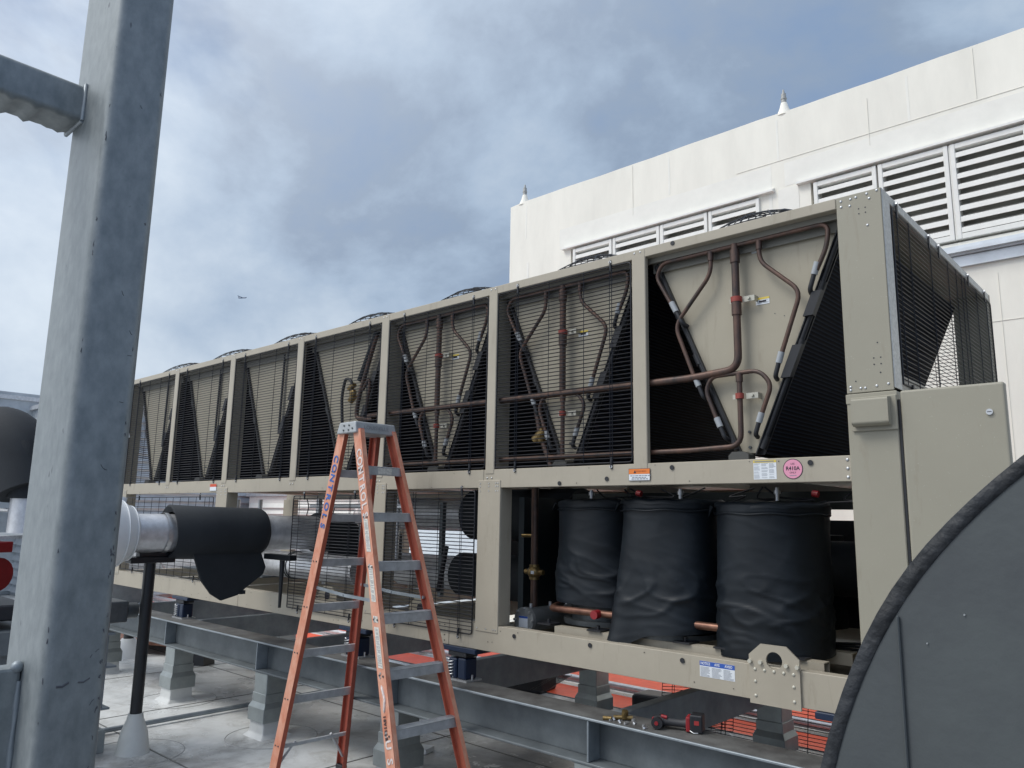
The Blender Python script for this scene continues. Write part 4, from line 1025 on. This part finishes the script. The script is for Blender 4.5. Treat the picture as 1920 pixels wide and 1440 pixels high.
m=MB(); pts=[(2.90,1.47),(3.49,1.47),(3.55,1.33),(3.53,1.27),(3.40,1.18),(3.31,1.11),(3.17,1.075),(3.08,1.13),(2.99,1.24)]
m.prism([(px+.13,y,z) for y,z in pts],(-.022,.0,0)); fl=m.build('hanging_foam_flap',foam,fo,.006,2)
MB().box(px+.10,px+.13,3.33,3.38,1.115,1.145).build('flap_tip',foam,fo)
m=MB().cyl((px,2.69,pz),(px,2.725,pz),.158,None,36,False); part(m,'pipe_clamp',zinc,0,PW)
m=MB(); pts=[(px,2.05,pz),(px,2.15,pz),(px,2.28,pz),(px,2.38,pz),(px,2.45,pz),(px,2.47,pz)]
m.tube(pts,.2,36,rs=[.30,.29,.265,.235,.19,.165]); m.cyl((px,2.2,pz+.2),(px,2.26,pz+.33),.05,.03,14); m.cyl((px,2.36,pz+.18),(px,2.38,pz+.27),.035,.03,12)
part(m,'white_valve_cover',whitep,0,PW)
m=MB().cyl((px,2.33,2.34),(px,2.33,2.42),.05,.03,14).cyl((px,2.33,2.42),(px,2.33,2.50),.03,.022,12).cyl((px,2.33,2.32),(px,2.33,2.345),.036,None,12).cyl((px,2.28,1.85),(px,2.28,2.33),.018,None,8)
part(m,'white_valve_stem',whitep,0,PW)
part(MB().tube(bend([(px,4.10,pz),(px,4.45,pz),(px,4.5,1.2)],.2,8),.175,24),'black_elbow',foam,0,PW)
m=MB()
for y,r_ in ((2.24,.277),(2.36,.246),(2.44,.203)): m.tube([(px+r_*math.cos(a*math.pi/18),y,pz+r_*math.sin(a*math.pi/18)) for a in range(37)],.006,6)
islands(m,'valve_cover_rib',whitep,PW)
# lower foil pipe
L2=empty('lower_foil_pipe',(-6.5,3.9,1.3),'lower silver pipe with band joints below the black foam sleeve','pipe')
m=MB().cyl((-7.35,4.05,1.31),(-5.4,4.05,1.31),.118,None,32); part(m,'pipe_jacket',foil,0,L2)
m=MB()
for x in (-6.42,-6.38): m.tube([(x,4.05+.121*math.cos(a*math.pi/16),1.31+.121*math.sin(a*math.pi/16)) for a in range(33)],.006,6)
islands(m,'joint_band',darkgrey,L2)
# pipe stands
ST=empty('pipe_stand',(px,2.63,0),'black steel pipe stand with white base boot under the valve','pipe stand','pipe stands')
part(MB().cyl((px,2.63,.24),(px,2.63,1.40),.043,None,20),'pole',polesteel,0,ST)
m=MB().box(px-.06,px+.06,2.46,2.80,1.385,1.43); m.box(px-.04,px+.04,2.53,2.80,1.431,1.462); part(m,'saddle',polesteel,.004,ST)
part(MB().tube([(px,2.63,.28),(px,2.63,.24),(px,2.63,.15),(px,2.63,.0)],.1,28,rs=[.052,.06,.095,.12]),'base_boot',mat('boot_pale',(.62,.63,.60),.45,0,.1,6),0,ST)
S2=empty('pipe_stand',(-5.78,3.5,FZ1),'slim black pipe stand reaching the beam between insulated pipe and ladder','pipe stand','pipe stands')
part(MB().tube([(-5.78,3.53,FZ1+.29),(-5.78,3.53,1.40)],.022,10,rs=[.012,.022]),'pole',polesteel,0,S2)
part(MB().box(-6.03,-5.63,3.50,3.57,1.40,1.445),'saddle',polesteel,.003,S2)
S3=empty('pipe_stand',(-10.2,4.15,0),'distant black pipe stand in a white boot beside the plywood','pipe stand','pipe stands')
part(MB().cyl((-10.2,4.15,.2),(-10.2,4.15,.62),.06,None,14),'pole',polesteel,0,S3)
part(MB().tube([(-10.2,4.15,.22),(-10.2,4.15,.12),(-10.2,4.15,.0)],.1,20,rs=[.08,.13,.2]),'base_boot',whitep,0,S3)

# ------------------------------------------------------------ grey tank end at lower right
TY=.75; tx,tz,tr=.352/1.2*.75,1.78-.57/1.2*.75,.856/1.2*.75
TK=empty('grey_insulated_tank',(tx,TY+.6,0),'dark grey insulated tank end with thick black sealed rim in the foreground','tank')
m=MB(); n=128
def circ3(r,y,wob=0): return [(tx+(r+wob*(math.sin(5*a*2*math.pi/n+1)*.3+math.sin(13*a*2*math.pi/n)*.25*max(0,math.sin(3*a*2*math.pi/n))))*math.cos(2*math.pi*a/n),y,tz+(r+wob*(math.sin(5*a*2*math.pi/n+1)*.3+math.sin(13*a*2*math.pi/n)*.25*max(0,math.sin(3*a*2*math.pi/n))))*math.sin(2*math.pi*a/n)) for a in range(n)]
m.add(circ3(tr-.012,TY+.006),[tuple(range(n))])
FC=part(m,'end_face',tankm,0,TK)
m=MB(); prof=[(-.0125,.006,.001),(-.0123,.0048,.002),(-.006,.0044,.002),(-.0008,.0048,.004),(.0,.0062,.004),(.001,.03,.003),(-.004,.05,.002)]
vs=[]
for dr,dy,wb in prof: vs+=circ3(tr+dr,TY+dy,wb)
m.add(vs,[(j*n+i,(j+1)*n+i,(j+1)*n+(i+1)%n,j*n+(i+1)%n) for j in range(len(prof)-1) for i in range(n)],True)
part(m,'mastic_rim',tankrim,0,TK)
m=MB().cyl((tx,TY+.04,tz),(tx,TY+1.5,tz),tr-.006,None,96); part(m,'tank_shell',tankm,0,TK)
xs=-.223
m=MB().box(xs,xs+.0022,TY+.002,TY+.0062,tz-.40,1.70); part(m,'face_seam',mat('seam_putty',(.062,.072,.077),.6),.001,TK)
m=MB()
for i in range(60):
    a=R.uniform(0,6.28); r_=tr*math.sqrt(R.random())*.92; m.cyl((tx+r_*math.cos(a),TY+.0045,tz+r_*math.sin(a)),(tx+r_*math.cos(a),TY+.0058,tz+r_*math.sin(a)),R.uniform(.0003,.0008),None,6)
part(m,'paint_specks',mat('speck',(.3,.32,.33),.5),0,TK)
m=MB().box(tx-.4,tx+.4,TY+.2,TY+.3,0,tz-tr*.62).box(tx-.4,tx+.4,TY+1.1,TY+1.2,0,tz-tr*.62); islands(m,'saddle_leg',galvdark,TK)

# ------------------------------------------------------------ cordless tool on the beam
zt=FZ1+.001; dx0=-2.27
DR=empty('cordless_tool',(-2.15,3.66,FZ1),'red and black cordless impact driver lying on the beam flange','power tool')
ax=Vector((.82,.30,0)).normalized(); ay=Vector((-ax.y,ax.x,0)); o0=Vector((-2.275,3.60,zt))
def DP(u,v,z): return o0+ax*u+ay*v+Vector((0,0,z))
m=MB().tube([DP(.0,0,.032),DP(.035,0,.033),DP(.06,0,.035)],.03,14,rs=[.024,.032,.026]); m.cyl(DP(.03,-.05,.032),DP(.03,.075,.032),.029,.022,14); part(m,'motor_head',blackpl,0,DR)
m=MB().cyl(DP(.028,-.056,.032),DP(.028,-.050,.032),.010,None,12); m.obox(DP(.005,-.02,.034),ax*.004,ay*.012,Vector((0,0,.02))); m.tube([DP(.045,-.01,.06),DP(.075,-.012,.056)],.01,8); part(m,'red_housing',redtool,.002,DR)
m=MB().tube([DP(.05,0,.036),DP(.10,0,.034),DP(.15,0,.034),DP(.18,0,.036)],.02,12,rs=[.024,.019,.019,.026]); part(m,'grip',mat('grip_rubber',(.03,.031,.036),.6),0,DR)
m=MB().obox(DP(.185,0,.04),ax*.012,ay*.04,Vector((0,0,.036))); part(m,'battery_mount',redtool,.006,DR,2)
m=MB().obox(DP(.225,0,.045),ax*.032,ay*.043,Vector((0,0,.043))); bt=part(m,'battery_pack',blackpl,.008,DR,3)
q=ay*-.0436; m=MB().obox(DP(.228,0,.052)+q,ax*.012,ay*.0006,Vector((0,0,.010))); m.build('battery_label',mat('battery_red',(.35,.03,.03),.5),bt)
m=MB().tube([DP(.195,-.04,.012),DP(.215,-.055,.006),DP(.235,-.045,.006)],.003,6); part(m,'belt_clip',zinc,0,DR)

# tool case and removed guards behind the beam
TC=empty('black_tool_case',(-5.55,6.45,0),'black tool case with a red stripe on the roof behind the beam','tool case')
m=MB().obox((-5.6,6.45,.14),(.24,.05,0),(-.04,.18,0),(0,0,.14)); part(m,'case_body',blackpl,.03,TC,2)
m=MB().obox((-5.56,6.265,.2),(.17,.035,0),(0,.004,0),(0,0,.01)); part(m,'red_stripe',redtool,0,TC)
def loose_guard(o_,u,v,lab):
    e=empty('loose_wire_guard',o_,lab,'wire guard','wire guards taken off and left on the roof')
    o_,u,v=map(Vector,(o_,u,v)); m=MB(); L=u.length; H=v.length; k=.0
    while k<=H: m.tube([o_+v*(k/H),o_+v*(k/H)+u],.0028,4,False,False); k+=.026
    for t in (.0,.14,.17,.42,.7,.85,.88,1): m.tube([o_+u*t,o_+u*t+v],.0032,4,False,False)
    m.build('guard_grid',blackwire,e); return e
loose_guard((-3.35,6.02,.01),(1.25,.02,0),(0,.12,.78),'black wire guard leaning beside the sheathed column near the grey tank')
loose_guard((-3.78,6.10,.01),(.5,.35,0),(0,.06,.5),'small black wire guard leaning left of the sheathed rear column')
loose_guard((-5.35,5.0,.30),(.85,.4,0),(-.1,.5,.05),'black wire guard lying flat behind the front ladder rail')
m=MB().obox((-3.95,6.3,.12),(.16,.03,0),(0,.14,0),(0,0,.12)); m.obox((-3.62,6.4,.1),(.1,.05,0),(0,.14,0),(0,0,.1))
tag(m.build('black_tool_bag',blackpl,None,.04,3),'black tool bag on the roof left of the small leaning guard','tool bag')
# rubber foot, plywood, paper bits
m=MB().prism([(-9.25,4.38,0),(-9.0,4.55,0),(-9.03,4.55,.16),(-9.2,4.42,.17)],(-.05,.16,0)); tag(m.build('rubber_block',blackpl,None,.01,2),'black rubber support block on the roof beneath the far beam','support block')
m=MB().obox((-11.0,4.9,.02),(1.0,.45,0),(-.35,.75,0),(0,0,.018)); m.v=[(a,b2,c_+.12) for a,b2,c_ in m.v]
tag(m.build('plywood_sheet',wood),'wet reddish plywood sheet beyond the black pipe stand','plywood')
m=MB().obox((-4.7,4.2,.02),(.05,.02,0),(-.02,.06,0),(0,0,.018)); tag(m.build('white_block',whitep,None,.004),'small pale block on the roof behind the ladder','block')
m=MB().cyl((-7.6,5.0,0),(-7.6,5.0,.1),.04,None,12); tag(m.build('capped_stub_pipe',whitep),'short white capped pipe stub on the roof under the frame','pipe stub')

# ------------------------------------------------------------ pump and pipes left of the post
G=empty('insulated_pump_riser',(-6.1,1.6,0),'thick black insulated elbow pipe above silver piping at far left edge','pipe')
m=MB().tube(bend([(-7.6,1.0,2.30),(-6.2,1.62,2.30),(-6.05,1.70,1.9)],.25,8),.20,24); part(m,'black_elbow',foam,0,G)
m=MB().cyl((-6.04,1.70,1.85),(-6.04,1.70,2.24),.13,None,24).cyl((-6.5,1.40,1.85),(-6.5,1.40,2.3),.19,None,24); islands(m,'black_drop_pipe',foam,G)
m=MB().cyl((-6.04,1.70,1.62),(-6.04,1.70,1.85),.11,None,24).cyl((-6.5,1.40,1.62),(-6.5,1.40,1.85),.15,None,24); islands(m,'silver_pipe',foil,G)
m=MB().cyl((-6.2,1.55,1.77),(-6.08,1.6,1.77),.012,None,8); part(m,'gauge_port',zinc,0,G)
G2=empty('red_pump',(-6.2,1.45,0),'glossy red pump below the silver pipes at the left edge','pump')
m=MB().sphere((-6.25,1.45,1.32),.17,20,14,(1,1,1.05)); m.cyl((-6.5,1.35,1.35),(-6.0,1.56,1.35),.11,None,20); part(m,'pump_body',redpump,0,G2)
m=MB().obox((-6.1,1.5,1.53),(.16,.06,0),(-.02,.06,0),(0,0,.035)); part(m,'red_cover',redpump,.005,G2)
m=MB().obox((-5.99,1.455,1.535),(.03,.011,0),(.002,-.005,0),(0,0,.009)); part(m,'name_plate',white_lab,0,G2)
m=MB().box(-6.6,-5.9,1.3,1.75,1.06,1.16).cyl((-6.2,1.5,1.1),(-6.2,1.5,1.3),.09,None,14); part(m,'pump_base',blackpl,.01,G2)
m=MB().box(-6.6,-5.8,1.2,1.8,.86,1.0).box(-6.6,-6.45,1.3,1.7,.0,.86).box(-6.0,-5.85,1.3,1.7,.0,.86); part(m,'pump_stand',galvdark,0,G2)
m=MB().box(-6.9,-6.0,1.15,1.9,1.58,1.60); part(m,'brass_bracket',galv_edge,0,G2)
# flanged grey box and stub column just right of the post
G3=empty('flanged_post_base',(-6.4,2.45,0),'stack of grey sheathed columns partly hidden behind the near post','column')
m=MB().box(-6.62,-6.40,2.30,2.46,.30,.86); m.box(-6.66,-6.36,2.28,2.50,.30,.315); m.box(-6.66,-6.36,2.28,2.52,.60,.615); m.box(-6.66,-6.36,2.28,2.49,.84,.86); part(m,'grey_column',galv,.003,G3)
m=MB().box(-6.68,-6.36,2.22,2.42,.0,.30).box(-6.72,-6.34,2.2,2.48,.0,.16); part(m,'column_base',flashm,.004,G3)
m=MB().box(-6.70,-6.34,2.28,2.56,.93,1.09).cyl((-6.45,2.42,.86),(-6.45,2.42,.93),.05,None,12).cyl((-6.4,2.56,1.01),(-6.4,2.64,1.01),.06,None,16); part(m,'dark_actuator_box',darkgrey,.012,G3,2)

# ------------------------------------------------------------ things beyond the far end
def louver_unit(name,x0,x1,y0_,y1_,z0,z1,lab,cat,m1,step):
    e=empty(name,((x0+x1)/2,(y0_+y1_)/2,0),lab,cat)
    m=MB().box(x0,x1,y0_,y1_,z0,z1); part(m,'casing',m1,.01,e)
    m=MB(); z=z0+.1
    while z<z1-.12: 
        m.prism([(x1+.003,y0_+.1,z),(x1+.05,y0_+.1,z-.02),(x1+.003,y0_+.1,z+step*.6)],(0,y1_-y0_-.2,0))
        m.prism([(x0+.1,y0_-.003,z),(x0+.1,y0_-.05,z-.02),(x0+.1,y0_-.003,z+step*.6)],(x1-x0-.2,0,0)); z+=step
    part(m,'louver_slats',m1,0,e)
    m=MB().box(x0-.05,x1+.05,y0_-.06,y1_+.05,z1,z1+.09); part(m,'roof_cap',foil,0,e); return e
silv=mat('silver_cladding',(.50,.53,.55),.4,.45,.2,3,.1,20)
louver_unit('cooling_tower',-21,-16.5,5.2,12,0,3.9,'silver louvered cooling tower beyond the far end of the machine','cooling tower',silv,.16)
louver_unit('louvered_screen',-16.3,-12.2,9.0,9.6,0,2.15,'low white louvered screen seen under the machine','louvered screen',louvm,.13)
louver_unit('silver_air_handler',-26,-19,-1.5,5.6,0,4.1,'silver air handling unit at the far left behind the black elbow','air handler',silv,1.6)
e=empty('foil_duct',(-13.5,6.6,0),'crumpled silver duct lying beyond the far end of the machine','duct')
m=MB().cyl((-14.5,5.0,1.25),(-11.5,7.4,1.25),.45,None,28); part(m,'duct_jacket',foil,0,e)
m=MB()
for t in (.15,.4,.65,.9):
    p=Vector((-14.5,5.0,1.25)).lerp(Vector((-11.5,7.4,1.25)),t); d=Vector((3,2.4,0)).normalized(); m.cyl(p-d*.03,p+d*.03,.465,None,28)
islands(m,'duct_band',zinc,e)
m=MB(); 
for t in (.2,.8):
    p=Vector((-14.5,5.0,0)).lerp(Vector((-11.5,7.4,0)),t); m.box(p.x-.06,p.x+.06,p.y-.4,p.y+.4,0,.84)
islands(m,'duct_leg',galvdark,e)

# ------------------------------------------------------------ airliner far away
A0=Vector((-772,400,234.9)); fw=Vector((.92,.38,-.04)).normalized(); sd=Vector((-.38,.92,0)).normalized()
PL=empty('airliner',A0,'tiny distant airliner flying left of the building in the cloudy sky','airliner')
u=.36
m=MB().tube([A0-fw*16*u,A0-fw*10*u,A0+fw*8*u,A0+fw*14*u,A0+fw*16.5*u],2,12,rs=[.6*u,2*u,2*u,1.7*u,.3*u]); pm=mat('airliner_grey',(.20,.23,.28),.5); part(m,'fuselage',pm,0,PL)
for s_ in (-1,1):
    m=MB().prism([A0+fw*3*u,A0-fw*3*u,A0-fw*6*u+sd*s_*16*u+Vector((0,0,1)),A0-fw*4*u+sd*s_*16*u+Vector((0,0,1))],(0,0,.5*u)); part(m,'wing',pm,0,PL)
m=MB().prism([A0-fw*10*u,A0-fw*15*u,A0-fw*17*u+Vector((0,0,6.5*u)),A0-fw*14.5*u+Vector((0,0,6.5*u))],sd*.5); part(m,'tail_fin',pm,0,PL)
